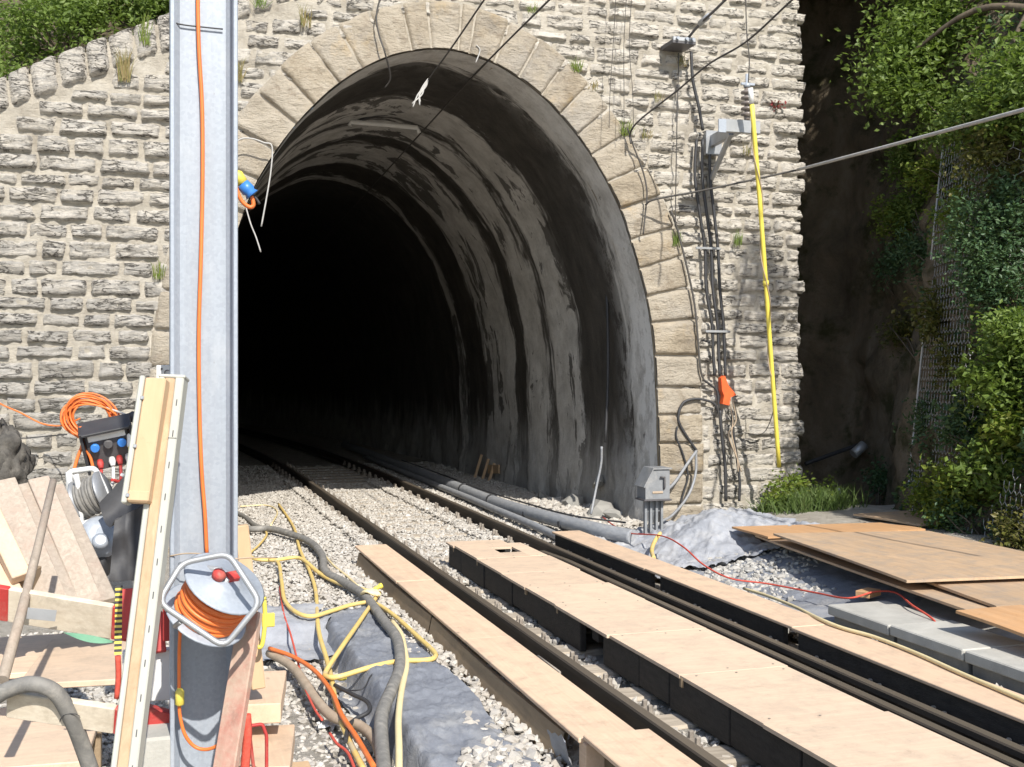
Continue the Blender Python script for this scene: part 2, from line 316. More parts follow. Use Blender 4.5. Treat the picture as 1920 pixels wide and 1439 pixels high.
M_YELH = simple('yellow_hose', (.74, .545, .185), (.66, .47, .15), 10, rough=.6, bump=.15, dirt=(.50, .43, .31), dirtamt=.85)
M_PALEH = simple('pale_yellow_hose', (.76, .64, .37), (.68, .56, .31), 10, rough=.55, bump=.05, dirt=(.56, .49, .36))
M_ORC = simple('orange_cable', (.80, .20, .045), (.70, .16, .035), 10, rough=.45, bump=.03)
M_REDR = simple('red_rope', (.62, .10, .06), (.48, .06, .04), 60, rough=.8, bump=.3)
M_PIPE = simple('grey_conduit', (.30, .31, .325), (.22, .23, .245), 8, (4, 1, 4), .55, bump=.1, dirt=(.42, .405, .37), dirtamt=.6)
M_YEL = simple('yellow_paint', (.74, .62, .10), (.66, .54, .08), 6, rough=.5, bump=.03, dirt=(.5, .44, .2))
M_RED = M_RED; M_REDP = simple('red_paint', (.48, .045, .04), (.36, .035, .03), 7, rough=.6, bump=.15, dirt=(.42, .30, .22), dirtamt=.5)
M_BLUE = simple('blue_plastic', (.05, .22, .62), (.04, .17, .5), 6, rough=.4, bump=.03)
M_WHITE = simple('white_paint', (.74, .74, .72), (.62, .62, .6), 6, rough=.5, bump=.05, dirt=(.4, .38, .34), dirtamt=.3)
M_DGREY = simple('dark_grey_box', (.10, .095, .10), (.07, .068, .07), 7, rough=.5, bump=.1, dirt=(.2, .18, .16))
M_BOXG = simple('grey_cabinet', (.25, .26, .27), (.18, .19, .2), 8, rough=.6, bump=.15, dirt=(.40, .38, .35), dirtamt=.6)
M_ORB = simple('orange_fabric', (.80, .12, .025), (.66, .09, .02), 10, rough=.6, bump=.2, bs=25)
M_INSUL = simple('brown_insulator', (.22, .19, .17), (.14, .12, .11), 8, rough=.3, bump=.02)
M_WIRE = simple('net_wire', (.50, .50, .49), (.38, .38, .37), 9, rough=.5, metal=.4, bump=.02)
M_DWIRE = simple('dark_wire', (.07, .065, .06), (.05, .045, .04), 9, rough=.6, bump=.02)
M_LWIRE = simple('light_wire', (.45, .44, .42), (.36, .35, .33), 9, rough=.5, bump=.02)
M_DROCK = simple('dark_rock', (.13, .12, .105), (.045, .042, .038), 14, rough=.95, bump=1., bs=35, var=.1)
M_GRASS = leaf_mat('meadow_grass', [(.05, .085, .025), (.09, .14, .035), (.07, .11, .03), (.13, .17, .06)], .3)
# ================================================================== SETTING
YP = 13.2; CX = 3.25                                               # portal plane, track centre line
def fbm(x, y, z=0., o=5): return noise.fractal(V((x, y, z)), 1.0, 2.1, o)
def sst(a, b, x): t = min(max((x - a) / (b - a), 0), 1); return t * t * (3 - 2 * t)
def gz(x, y):                                                     # ground height: shallow trench left of the track, track bed, ground rising to the bank
    z = -.17 - .10 * sst(1.42, 1.18, x) * sst(10.2, 8.6, y)
    z += .27 * sst(4.9, 6.6, x) * sst(13.6, 12.4, y) + .06 * sst(6.5, 8.5, x)
    return z - .035 * sst(2.2, 2.5, x) * sst(4.3, 4.0, x)
def rngset(a, b, step): return list(np.arange(a, b + 1e-6, step))
xs_ = [-400, -120, -40, -14, -8, -5] + rngset(-4, 10, .14) + [11, 13, 16, 22, 40, 120, 400]
ys_ = [-400, -120, -40, -12, -4, 0, 2] + rngset(3, 26, .16) + [28, 32, 40, 60, 120, 400]
mb = MB(); ny = len(ys_)
mb.add([(x, y, gz(x, y) + (.03 * fbm(x * 2.1, y * 2.1) if -5 < x < 11 and 2 < y < 27 else 0)) for x in xs_ for y in ys_],
       [(i * ny + j, (i + 1) * ny + j, (i + 1) * ny + j + 1, i * ny + j + 1) for i in range(len(xs_) - 1) for j in range(ny - 1)], True)
mb.build('ground', M_GROUND, kind='structure')
# ------------------------------------------------------------------ arch profiles (half width from centre line, height)
INN = [(2.74, -.7), (2.74, .3), (2.72, 1.15), (2.67, 2.1), (2.57, 2.74), (2.39, 3.35), (2.15, 3.97), (1.74, 4.6), (1.25, 5.11), (.71, 5.45), (.24, 5.59), (0, 5.61)]
OUT = [(3.34, -.7), (3.34, .3), (3.34, 1.15), (3.30, 2.1), (3.17, 2.88), (2.99, 3.54), (2.69, 4.17), (2.18, 4.93), (1.60, 5.54), (.93, 5.96), (.31, 6.15), (0, 6.18)]
def resample(poly, n):
    p = np.array([tuple(q) for q in catmull([V((a, b, 0)) for a, b in poly], 8)])[:, :2]
    d = np.r_[0, np.cumsum(np.linalg.norm(np.diff(p, axis=0), axis=1))]; t = np.linspace(0, d[-1], n)
    return np.c_[np.interp(t, d, p[:, 0]), np.interp(t, d, p[:, 1])]
Pin, Pout = [np.array([tuple(q) for q in catmull([V((a, b, 0)) for a, b in L_], 20)])[:, :2] for L_ in (INN, OUT)]   # matched point by point: joints are radial
def half_in(z): return float(np.interp(z, Pin[:, 1], Pin[:, 0])) if z < 5.61 else -1
def half_out(z): return float(np.interp(z, Pout[:, 1], Pout[:, 0])) if z < 6.18 else -1
def half_mid(z): 
    if z > 5.95: return -1
    m = (Pin * .35 + Pout * .65); return float(np.interp(z, m[:, 1], m[:, 0]))
# ------------------------------------------------------------------ tunnel lining
tun = thing('tunnel', (CX, YP, -.2), 'dark curving tunnel bore with ragged grey and black concrete rings', 'tunnel')
full = [(-a, b) for a, b in resample(INN, 70)] + [(a, b) for a, b in resample(INN, 70)[::-1][1:]]
bands = [(13.0, 13.95), (15.75, 16.95), (17.2, 18.35), (19.0, 21.0), (22.2, 22.9), (23.6, 25.0)]
def vault(yy):
    y0 = yy[0]; vs = []; m = len(full)
    for y in yy:
        curve = -.0035 * max(y - 20, 0) ** 2
        inb = max([sst(a - .06, a + .06, y) * sst(b + .06, b - .06, y) for a, b in bands] + [0])
        for x, z in full:
            nrm = V((x, 0, max(z - 2.4, 0) * .9)).normalized(); n0 = fbm(x * 1.1 + 3, y * 1.1, z * 1.1, 6) * .04 + fbm(x * 5, y * 5, z * 5, 4) * .008
            if z < 1.0: n0 += (1.0 - max(z, -.3)) * .05 * (1 + fbm(x, y * 3, z * 3))
            d = .02 - inb * .016 - n0 
            d = -.012 - abs(n0) * .3 if y < YP + .5 else d - .012 * (1 - sst(YP + .5, YP + .7, y))
            vs.append((CX + x + nrm.x * d + curve, y, z + nrm.z * d))
    return vs, [(i * m + j, i * m + j + 1, (i + 1) * m + j + 1, (i + 1) * m + j) for i in range(len(yy) - 1) for j in range(m - 1)]
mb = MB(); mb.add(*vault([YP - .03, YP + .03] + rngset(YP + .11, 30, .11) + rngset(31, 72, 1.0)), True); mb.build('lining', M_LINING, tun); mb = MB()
mb.add([(CX - 14, 72.0, -1), (CX + 4, 72.0, -1), (CX + 4, 72.0, 7), (CX - 14, 72.0, 7)], [(0, 1, 2, 3)]); mb.build('far_end', M_LINING, tun)
# ------------------------------------------------------------------ portal wall
por = thing('tunnel_portal', (CX, YP, -.2), 'rough grey stone portal wall with tan stone arch round the tunnel mouth', 'portal')
XL, XR, ZTOP = -3.4, 8.0, 8.4
def ztop(x): return min(5.70 + (x - .08) * .485, ZTOP)
def inside_open(x, z): return abs(x - CX) < half_mid(z) - .02
st = .045; gx = rngset(XL, XR - .03, st); gzs = rngset(-.6, ZTOP, st); mb = MB(); idx = {}; vs = []; fs = []
for i, x in enumerate(gx):
    for j, z in enumerate(gzs):
        if z > ztop(x) - .02 or abs(x - CX) < half_in(z) - .06: continue
        idx[i, j] = len(vs); vs.append((x, YP - .004 - .028 * fbm(x * 4.2, z * 5.5, 3.1, 5) - .018 * fbm(x * 15, z * 19, 1, 4), z))
for (i, j) in idx:
    q = [(i, j), (i + 1, j), (i + 1, j + 1), (i, j + 1)]
    if all(k in idx for k in q) and not all(inside_open(gx[a], gzs[b]) for a, b in q): fs.append([idx[k] for k in q])
mb.add(vs, fs, True); mb.build('mortar_bed', M_MORTAR, por)
mb = MB()                                                          # body behind the face: closes the wall's end and top
mb.box((XR - .6, YP + .52, 3.9), (1.16, 1.0, 9), ch=.02); mb.prism([(XL, YP + .04, -.6), (-.2, YP + .04, -.6), (-.2, YP + .04, ztop(-.2) - .1), (XL, YP + .04, ztop(XL) - .1)], (0, .6, 0)); mb.build('wall_body', M_STONE, por)
def stone_block(x0, x1, z0, z1, proud, name='stone', mat=M_STONE, yb=YP + .05, rough=1.0, jit=.016):
    nx = max(6, int((x1 - x0) / .032)); nz = max(5, int((z1 - z0) / .027)); sx, sy = random.random() * 90, random.random() * 90
    ca = [random.uniform(-jit, jit) for _ in range(8)]; mb = MB(); rr = min(.022, (z1 - z0) * .2); tilt = random.uniform(-.03, .03)
    def fn(a, b):
        x = x0 + (x1 - x0) * a; z = z0 + (z1 - z0) * b
        x += (ca[0] * (1 - a) + ca[1] * a) * (1 - b) + (ca[2] * (1 - a) + ca[3] * a) * b; z += (ca[4] * (1 - a) + ca[5] * a) * (1 - b) + (ca[6] * (1 - a) + ca[7] * a) * b
        dx = min(a, 1 - a) * (x1 - x0); dz = min(b, 1 - b) * (z1 - z0)
        e = min(dx / rr, 1.0, dz / rr); e = math.sqrt(max(0, 1 - (1 - e) ** 2))
        wob = .022 * fbm(x * 8 + sx, z * 8) * (1 - .7 * e)
        lay = fbm(x * 2.6 + sx, z * 11 + sy, 0, 5); d = proud * (.45 + .55 * e) + rough * (.032 * lay * e + .022 * fbm(x * 14 + sx, z * 24 + sy, 4, 3) * e) + tilt * (b - .5)
        if e == 0: d = -.05
        return (x + wob, YP - d, z + wob)
    mb.grid(fn, nx, nz, False); mb.sm = [True] * len(mb.sm)
    return mb.build(name, mat, por)
z = -.35
while z < ZTOP - .1:
    h = random.uniform(.165, .225) if z < 3.3 else random.uniform(.14, .215)
    zm = max(half_mid(z + h * .95), half_mid(z + .01)) if z + h < 5.95 else half_mid(z)
    zm = min(half_mid(zz) for zz in (z, z + h)) if z + h < 5.95 else (half_mid(z) if z < 5.9 else -1)
    zm = max(half_mid(z), half_mid(z + h)) - .1 if zm > 0 else (max(half_mid(z) - .05, 0) if z < 5.9 else -1)
    segs = [(XL + .7, CX - zm), (CX + zm, XR)] if zm > 0 else [(XL + .7, XR)]
    for (a, b) in segs:
        x = a + (random.uniform(-.3, 0) if a < 0 else 0)
        while x < b - .06:
            wd = random.uniform(.26, .62); x1 = x + wd
            if b - x1 < .2: x1 = b
            end = x1 >= b - .001 and b == XR
            zt = ztop(min(x, x1)) - .34                                 # the raking coping takes the top
            if z + .08 < zt and x1 > -2.1 and not (x > XR - 3 and z > 7.4 and False):
                g = random.uniform(.002, .010)
                stone_block(x + g, x1 - g + (random.uniform(-.03, .08) if end else 0), z + g * .8, min(z + h - g * .8, zt - .01 if z + h > zt else 99), random.uniform(.02, .055) + (.008 if x < 0 else 0))
            x = x1
    z += h
# raking coping: upright stones along the sloping top of the wall on the left
x = -2.15
while x < 2.2:
    wd = random.uniform(.17, .31); x0, x1 = x + .006, x + wd - .006; mb = MB(); sx = random.random() * 50; hh = random.uniform(.33, .43); pr_ = random.uniform(.05, .09)
    def fn(a, b, x0=x0, x1=x1, hh=hh, sx=sx, pr_=pr_):
        xx = x0 + (x1 - x0) * a; zz = ztop(xx) - hh + hh * b + .02 * fbm(xx * 5 + sx, b * 2); e = min(a, 1 - a) * (x1 - x0) / .04; e2 = min(b * hh / .04, 1); e = min(e, 1, e2)
        return (xx + .1 * (1 - b) * .4, YP - pr_ * (.5 + .5 * e) - .03 * fbm(xx * 9 + sx, zz * 5, 2) * e + (.05 if e == 0 else 0), zz)
    mb.grid(fn, 6, 9, True)
    mb.grid(lambda a, b, x0=x0, x1=x1, sx=sx, pr_=pr_: (x0 + (x1 - x0) * a, YP - pr_ * .5 + .55 * b, ztop(x0 + (x1 - x0) * a) + .015 * fbm(a * 3 + sx, b * 3)), 4, 6, True)
    mb.build('coping_stone', M_STONE, por); x += wd
# arch ring
breaks = [0]; zacc = 0
dl = np.r_[0, np.cumsum(np.linalg.norm(np.diff((Pin + Pout) / 2, axis=0), axis=1))]; tot = dl[-1]
for side in (-1, 1):
    s_ = 0.25 if side < 0 else 0.1; cuts = [0]
    while s_ < tot - .3: cuts.append(s_); s_ += random.uniform(.34, .44)
    cuts.append(tot - .19)
    if side > 0: cuts.append(tot + .19)
    for a0, a1 in zip(cuts[:-1], cuts[1:]):
        ext = random.uniform(-.008, .012); sx = random.random() * 60; tl = random.uniform(-.014, .014)
        pr_ = random.uniform(.065, .09); L = a1 - a0
        def pt(s2, t, side=side):
            sg = side
            if s2 > tot: s2 = 2 * tot - s2; sg = -side
            pi = V((np.interp(s2, dl, Pin[:, 0]), np.interp(s2, dl, Pin[:, 1]), 0)); po = V((np.interp(s2, dl, Pout[:, 0]), np.interp(s2, dl, Pout[:, 1]), 0))
            q = pi + (po - pi) * t; return CX + sg * q.x, q.y
        def fn(a, b, a0=a0, L=L, ext=ext, sx=sx, tl=tl, pr_=pr_):
            s2 = a0 + .004 + (L - .008) * a + tl * (b - .5); t = -.004 + (1.0 + ext / .6) * b; px, pz = pt(s2, t)
            e = min(1, min(a, 1 - a) * L / .045, min(1 - b, 1) * .6 / .035); e = math.sqrt(max(0, 1 - (1 - e) ** 2)) if e < 1 else 1
            nz_ = .014 * fbm(px * 5 + sx, pz * 5, 1, 6) + .022 * max(0, fbm(px * 2.2 + sx, pz * 6, 5, 5)) 
            return (px, YP - pr_ * (.72 + .28 * e) - nz_ * (.25 + .75 * e) + (.04 if e == 0 else 0), pz)
        mb = MB(); mb.grid(fn, 13, 16, True)
        def fs_(a, b, a0=a0, L=L, sx=sx, pr_=pr_):                     # soffit
            px, pz = pt(a0 + .006 + (L - .012) * a, 0); n_ = .02 * fbm(px * 5 + sx, pz * 5 + b * 3, 2, 4) * (1 if 0 < b < 1 else .3); d = V((px - CX, 0, max(pz - 2.4, 0) * .9)).normalized() * n_
            return (px + d.x, YP - pr_ * .55 + (.5 + pr_) * b, pz + d.z)
        mb.grid(fs_, 5, 7, True)
        mb.build('arch_stone', M_VOUS, por)
mb = MB(); nn_ = len(Pin)
for sg in (-1, 1):
    mb.grid(lambda a, b: (CX + sg * (Pin[int(a * (nn_ - 1))][0] * (1 - b) + Pout[int(a * (nn_ - 1))][0] * b + .004 * (1 - b)), YP - .03 - .012 * fbm(a * 40, b * 4, sg), Pin[int(a * (nn_ - 1))][1] * (1 - b) + Pout[int(a * (nn_ - 1))][1] * b), nn_ - 1, 5)
    mb.grid(lambda a, b: (CX + sg * (Pin[int(a * (nn_ - 1))][0] * .96 + Pout[int(a * (nn_ - 1))][0] * .04), YP - .03 + .6 * b, Pin[int(a * (nn_ - 1))][1] * .96 + Pout[int(a * (nn_ - 1))][1] * .04), nn_ - 1, 2)
mb.build('arch_bedding', M_MORTAR, por)
# ------------------------------------------------------------------ hillside behind the portal
def hillz(x, y): return ztop(x) - .25 + max(y - 13.9, 0) * .62 + .25 * fbm(x * .5, y * .5)
mb = MB(); hx = [-60, -30, -14, -8] + rngset(-6, 10, .5) + [12, 16, 24, 60]; hy = [13.75] + rngset(14, 22, .5) + [26, 32, 45, 80]; m = len(hy)
mb.add([(x, y, hillz(max(min(x, 9), -7), y) if y > 13.8 else ztop(x) - .7) for x in hx for y in hy], [(i * m + j, (i + 1) * m + j, (i + 1) * m + j + 1, i * m + j + 1) for i in range(len(hx) - 1) for j in range(m - 1)], True)
mb.build('hillside', M_ROCK, kind='structure')
# ------------------------------------------------------------------ rock bank right of the wall
BANK = [(13, 2), (10, 4.5), (8.3, 7), (7.85, 8.6), (8.3, 10.6), (8.85, 12.2), (9.35, 13.4), (9.5, 14.6), (8.9, 15.3), (7.6, 15.4)]
bp = np.array([tuple(q) for q in catmull([V((a, b, 0)) for a, b in BANK], 10)])[:, :2]; bd = np.r_[0, np.cumsum(np.linalg.norm(np.diff(bp, axis=0), axis=1))]
def bank(s, z, rough=True):
    s = min(max(s, 0), bd[-1] - 1e-3); p = np.array([np.interp(s, bd, bp[:, k]) for k in (0, 1)]); q = np.array([np.interp(min(s + .2, bd[-1]), bd, bp[:, k]) for k in (0, 1)]) - np.array([np.interp(max(s - .2, 0), bd, bp[:, k]) for k in (0, 1)])
    q = q / np.linalg.norm(q); nrm = np.array([q[1], -q[0]])           # away from the track
    lean = .10 * z + .42 * max(z - 4.6, 0) * sst(13.2, 11.8, s)
    lean += .8 * max(z - 2.0, 0) * sst(10.8, 9.4, s)
    nv = (.32 * fbm(p[0] * .7, p[1] * .7, z * .6, 5) + .10 * fbm(p[0] * 2.6, p[1] * 2.6, z * 2.2, 5)) if rough else 0
    r = p + nrm * (lean + nv); return V((r[0], r[1], z))
ns = int(bd[-1] / .1); mb = MB(); mb.grid(lambda a, b: bank(a * bd[-1], -.4 + 11 * b), ns, 100, True); mb.build('rock_bank', M_ROCK, kind='structure')
# ================================================================== TRACK
RX = (2.5, 4.0)
prof = [(-.07, -.172), (.07, -.172), (.07, -.160), (.03, -.148), (.010, -.135), (.009, -.055), (.02, -.046), (.036, -.038), (.036, -.008), (.026, 0), (-.026, 0), (-.036, -.008), (-.036, -.038), (-.02, -.046), (-.009, -.055), (-.010, -.135), (-.03, -.148), (-.07, -.160)]
for x, lb in zip(RX, ('rusty left running rail leading into the tunnel', 'rusty right running rail beside the grey conduits, leading into the tunnel')):
    yy = [1.5, 20] + rngset(22, 70, 4); mb = MB(); n = len(prof)
    vs = [(x + a - .0035 * max(y - 20, 0) ** 2, y, b) for y in yy for a, b in prof]
    mb.add(vs, [(i * n + j, (i + 1) * n + j, (i + 1) * n + (j + 1) % n, i * n + (j + 1) % n) for i in range(len(yy) - 1) for j in range(n)]); mb.build('rail', M_RAIL, label=lb, cat='rail')
def bolt_mb(x, y):
    m = MB(); m.lathe([(.028, 0), (.028, .04), (.016, .041), (.016, .075), (.011, .08)], (x, y, -.14), (0, 0, 1), 6, False); m.box((x, y, -.148), (.08, .07, .035), ch=.006); return m
y = 4.25; k = 0; proto = None; sl = []
while y < 25:
    if proto is None:
        proto = thing('sleeper', (CX, y, -.33), '', 'sleeper', 'track sleepers'); MB().box((CX, y, -.255), (2.5, .24, .16), ch=.015).build('tie', M_SLEEPER, proto)
        for x in RX:
            bp_ = MB().box((x, y, -.1745), (.44, .18, .013), ch=.003).build('base_plate', M_BOLT, proto)
            for dx, dy in ((-.11, -.05), (-.11, .05), (.17, -.055), (.185, .055)):
                bolt_mb(x + dx, y + dy).build('bolt', M_BOLT, bp_)
        t = proto
    else:
        t = proto.copy(); scene.collection.objects.link(t); t.location = (CX, y, -.33)
        for ch in proto.children:
            c = ch.copy(); scene.collection.objects.link(c); c.parent = t
            for g_ in ch.children: e_ = g_.copy(); scene.collection.objects.link(e_); e_.parent = c
    sl.append((t, y)); y += .6
ORD = ['first', 'second', 'third', 'fourth', 'fifth', 'sixth', 'seventh', 'eighth', 'ninth', 'tenth', 'eleventh', 'twelfth', 'thirteenth', 'fourteenth', 'fifteenth']
ka = kb = 0
for t, y in sl:
    if y < 11.7: t['label'] = f'{ORD[ka]} sleeper from the bottom edge, its bolts showing beside the plywood deck'; ka += 1
    elif y < 19.7: t['label'] = f'{ORD[kb]} dusty sleeper beyond the far end of the plywood deck, in the open track'; kb += 1
    else: t['label'] = 'dark sleeper in the shade inside the tunnel mouth'
mb = MB(); yy = [1.5, 6, 10.6, 11.2]; n = len(prof)
mb.add([(3.835 + a - (.05 if y > 11 else 0), y, b - .004) for y in yy for a, b in prof], [(i * n + j, (i + 1) * n + j, (i + 1) * n + (j + 1) % n, i * n + (j + 1) % n) for i in range(len(yy) - 1) for j in range(n)] + [tuple(range(n)), tuple(range(3 * n, 4 * n))[::-1]]); mb.build('check_rail', M_RAIL, label='dark check rail beside the right rail along the plywood deck', cat='rail')
# ------------------------------------------------------------------ ballast
ico = bmesh.new(); bmesh.ops.create_icosphere(ico, subdivisions=1, radius=1); ICOV = np.array([v.co[:] for v in ico.verts]); ICOF = np.array([[v.index for v in f.verts] for f in ico.faces]); ico.free()
def rocks(P, size, squash=.7, seed=1):
    r = np.random.default_rng(seed); n = len(P); nv = len(ICOV)
    v = ICOV[None] * (1 + r.uniform(-.42, .30, (n, nv, 1))) * r.uniform(.6, 1.35, (n, 1, 3))
    q = r.normal(size=(n, 4)); q /= np.linalg.norm(q, axis=1)[:, None]; a, b, c, d = q.T
    Rm = np.stack([1 - 2 * (c * c + d * d), 2 * (b * c - a * d), 2 * (b * d + a * c), 2 * (b * c + a * d), 1 - 2 * (b * b + d * d), 2 * (c * d - a * b), 2 * (b * d - a * c), 2 * (c * d + a * b), 1 - 2 * (b * b + c * c)], 1).reshape(n, 3, 3)
    v = np.einsum('nij,nkj->nki', Rm, v) * size[:, None, None]; v[..., 2] *= squash; v += P[:, None]
    return v.reshape(-1, 3), (ICOF[None] + (np.arange(n) * nv)[:, None, None]).reshape(-1, 3)
def scatter(regs, seed):
    r = np.random.default_rng(seed); Ps = []; Ss = []
    for x0, x1, y0, y1, dens, dz, s0, s1 in regs:
        n = int(abs(x1 - x0) * (y1 - y0) * dens); x = r.uniform(x0, x1, n); yy = r.uniform(y0, y1, n)
        zz = np.array([gz(a, b) for a, b in zip(x, yy)]) + dz + r.uniform(-.012, .016, n); Ps.append(np.c_[x, yy, zz]); Ss.append(r.uniform(s0, s1, n) * r.choice([1, 1, 1, 1.35], n))
    return np.concatenate(Ps), np.concatenate(Ss)
P_, S_ = scatter([(.2, 2.44, 9.4, 20.8, 1050, .015, .009, .023), (-1.5, 1.2, 4.2, 9.6, 900, .0, .011, .025), (2.56, 3.94, 10.6, 20.8, 760, .02, .010, .024), (2.56, 2.95, 4.2, 11.2, 480, .0, .012, .026),
                  (4.06, 5.95, 11.9, 20.8, 700, .02, .013, .03), (5.3, 6.0, 13.4, 16.5, 300, .06, .03, .06), (1.66, 2.44, 4.2, 11.6, 620, .035, .016, .034), (1.15, 1.66, 4.3, 5.15, 760, .04, .018, .036), (1.45, 1.75, 5.1, 5.7, 700, .05, .018, .036),
                  (.3, 5.9, 20.8, 25, 260, .0, .015, .034), (3.68, 3.95, 11.75, 21, 900, .062, .012, .026), (2.55, 2.82, 11.75, 21, 900, .05, .012, .026), (2.2, 2.45, 11.4, 21, 900, .062, .012, .026)], 3)
v_, f_ = rocks(P_, S_, .75, 5); npmesh('ballast', v_, f_, M_GRAVEL, 3, label='pale crushed stone ballast along and between the rails', cat='ballast', kind='stuff')
P_, S_ = scatter([(4.5, 4.9, 4.2, 8.2, 900, .05, .022, .042), (4.72, 5.6, 8.6, 10.6, 420, .03, .016, .036), (5.0, 6.0, 9.3, 10.6, 420, .04, .014, .03)], 8)
v_, f_ = rocks(P_, S_, .75, 9); npmesh('loose_gravel', v_, f_, M_GRAVELG, 3, label='loose grey gravel between the right walkway and the concrete slabs', cat='gravel', kind='stuff')
# ------------------------------------------------------------------ centre deck
DZ = .07
deck = thing('crossing_deck', (3.25, 8, -.17), 'long pale plywood deck laid between the two rails', 'deck')
cuts = [11.62, 11.3, 10.45, 9.62, 8.95, 8.2, 7.14, 6.08, 5.1, 4.1, 3.0, 1.9]
for i, (y1, y0) in enumerate(zip(cuts[:-1], cuts[1:])):
    xl = 2.885 + random.uniform(-.015, .02); xr = 3.60 + random.uniform(-.012, .012); zo = DZ - .011 + random.uniform(-.002, .004)
    if i == 0: MB().box(((xl + 3.47) / 2, (y0 + y1) / 2, zo - .002), (3.47 - xl, y1 - y0 - .004, .022)).build('deck_board', M_PLY, deck)
    elif i == 1:                                                     # board with the cut-out hole
        hx0, hx1, hy0, hy1 = 3.20, 3.42, 10.72, 11.06
        for (ax, bx, ay, by) in ((xl, hx0, y0, y1), (hx1, xr, y0, y1), (hx0, hx1, y0, hy0), (hx0, hx1, hy1, y1)):
            MB().box(((ax + bx) / 2, (ay + by) / 2, zo), (bx - ax, by - ay, .022), ch=.0005).build('deck_board', M_PLY, deck)
    else:
        m = MB(); a = random.uniform(-.004, .004); m.box(((xl + xr) / 2, (y0 + y1) / 2, zo), (xr - xl, y1 - y0 - .003, .022), Matrix.Rotation(a, 3, 'Z'), .0012); m.build('deck_board', M_PLY, deck)
for y1, y0 in zip(cuts[1:-1], cuts[2:]):
    for yy in (y1 - .06, y0 + .06):
        for xx in (2.96, 3.25, 3.53):
            if random.random() < .8: MB().lathe([(.007, 0), (.007, .0018)], (xx + random.uniform(-.02, .02), yy + random.uniform(-.02, .02), DZ + .0015), (0, 0, 1), 7, False).build('screw', M_BOLT, deck)
y = 11.55
for i, L in enumerate([.5, .82, .85, .72, .95, .4, .62, .45, .75, .7, 1.0, .9]):
    if i != 5:
        h = .215 + random.uniform(-.02, .012); MB().box((2.925 + random.uniform(-.012, .01), y - L / 2, .045 - h / 2), (.05, L - random.uniform(.006, .02), h), ch=.006).build('side_beam', M_BLACKW, deck)
    y -= L
MB().box((3.565, 7, -.07), (.05, 8.9, .225), ch=.006).build('far_side_beam', M_BLACKW, deck)
for yy in (11.5, 10.2, 8.9, 7.6, 6.5, 5.2): MB().box((3.245, yy, -.015), (.56, .12, .12)).build('cross_bearer', M_BLACKW, deck)
for yy in (11.35, 10.45, 8.98, 8.2, 6.06): MB().box((2.94, yy, .03), (.10, .035, .055)).build('packing_block', M_PLYD, deck)
# ------------------------------------------------------------------ left walkway
wl = thing('walkway', (2.1, 8, -.17), 'narrow plank walkway along the left rail, with a board skirt', 'walkway')
for (y0, y1, xa, xb, z_) in ((9.62, 11.75, 1.955, 2.28, .05), (7.4, 9.615, 1.958, 2.275, .049), (5.22, 7.395, 1.955, 2.272, .051), (2.4, 5.2, 1.965, 2.31, .0735)):
    MB().box(((xa + xb) / 2, (y0 + y1) / 2, z_ - .012), (xb - xa, y1 - y0, .024), Matrix.Rotation(random.uniform(-.003, .003), 3, 'Z')).build('plank', M_PLYL, wl)
for (y0, y1) in ((8.36, 11.55), (5.45, 8.34)):
    m = MB(); m.grid(lambda a, b, y0=y0, y1=y1: (1.962 - .035 * a, y0 + (y1 - y0) * b, 0.008 - .165 * a - .02 * math.sin(b * 3)), 3, 14, False)
    m.grid(lambda a, b, y0=y0, y1=y1: (1.985 - .035 * a, y0 + (y1 - y0) * b, 0.008 - .165 * a - .02 * math.sin(b * 3)), 3, 14, False); m.grid(lambda a, b, y0=y0, y1=y1: (1.962 + .023 * a, y0 + (y1 - y0) * b, .008 - .02 * math.sin(b * 3)), 1, 14, False); m.build('skirt_board', M_PLYD, wl)
for yy in (11.3, 9.6, 7.4, 5.9, 5.27): MB().box((2.12, yy, -.06), (.24, .12, .18)).build('bearer', M_PLYD, wl)
MB().box((2.02, 5.22, -.05), (.10, .09, .16)).build('end_block', M_PLYL, wl)
m = MB(); m.grid(lambda a, b: (1.90 + .06 * a + .05 * math.sin(b * 5) * .3, 5.28 + .22 * b + .03 * a, .02 - .16 * a + .03 * fbm(a * 3, b * 4)), 8, 8); m.build('plastic_wrap', M_GEOL, wl)
m = MB(); m.tube([(2.39, 6.72, -.13), (2.39, 6.72, -.035), (2.39, 7.15, -.035), (2.39, 7.15, -.05)], .008, 5, 0); m.build('rail_hook', M_BOLT, label='thin rusty bracket clipped against the left rail', cat='bracket')
# ------------------------------------------------------------------ right walkway
wr = thing('walkway', (4.33, 8, -.17), 'narrow plank walkway along the right rail, under the pale hose', 'walkway')
for (y0, y1, o) in ((9.5, 12.0, 0), (7.0, 9.495, .004), (4.6, 6.995, -.003), (2.2, 4.595, .003)):
    MB().box((4.335 + o, (y0 + y1) / 2, .059 + o * .4), (.325, y1 - y0, .022)).build('plank', M_PLYL, wr)
for (y0, y1) in ((9.4, 11.95), (7.15, 9.2), (4.6, 6.95), (2.4, 4.55)): MB().box((4.215, (y0 + y1) / 2, -.03), (.045, y1 - y0, .15)).build('side_beam', M_BLACKW, wr)
for yy in (11.8, 10, 8.3, 6.6, 4.9): MB().box((4.36, yy, -.05), (.22, .1, .19)).build('bearer', M_PLYD, wr)
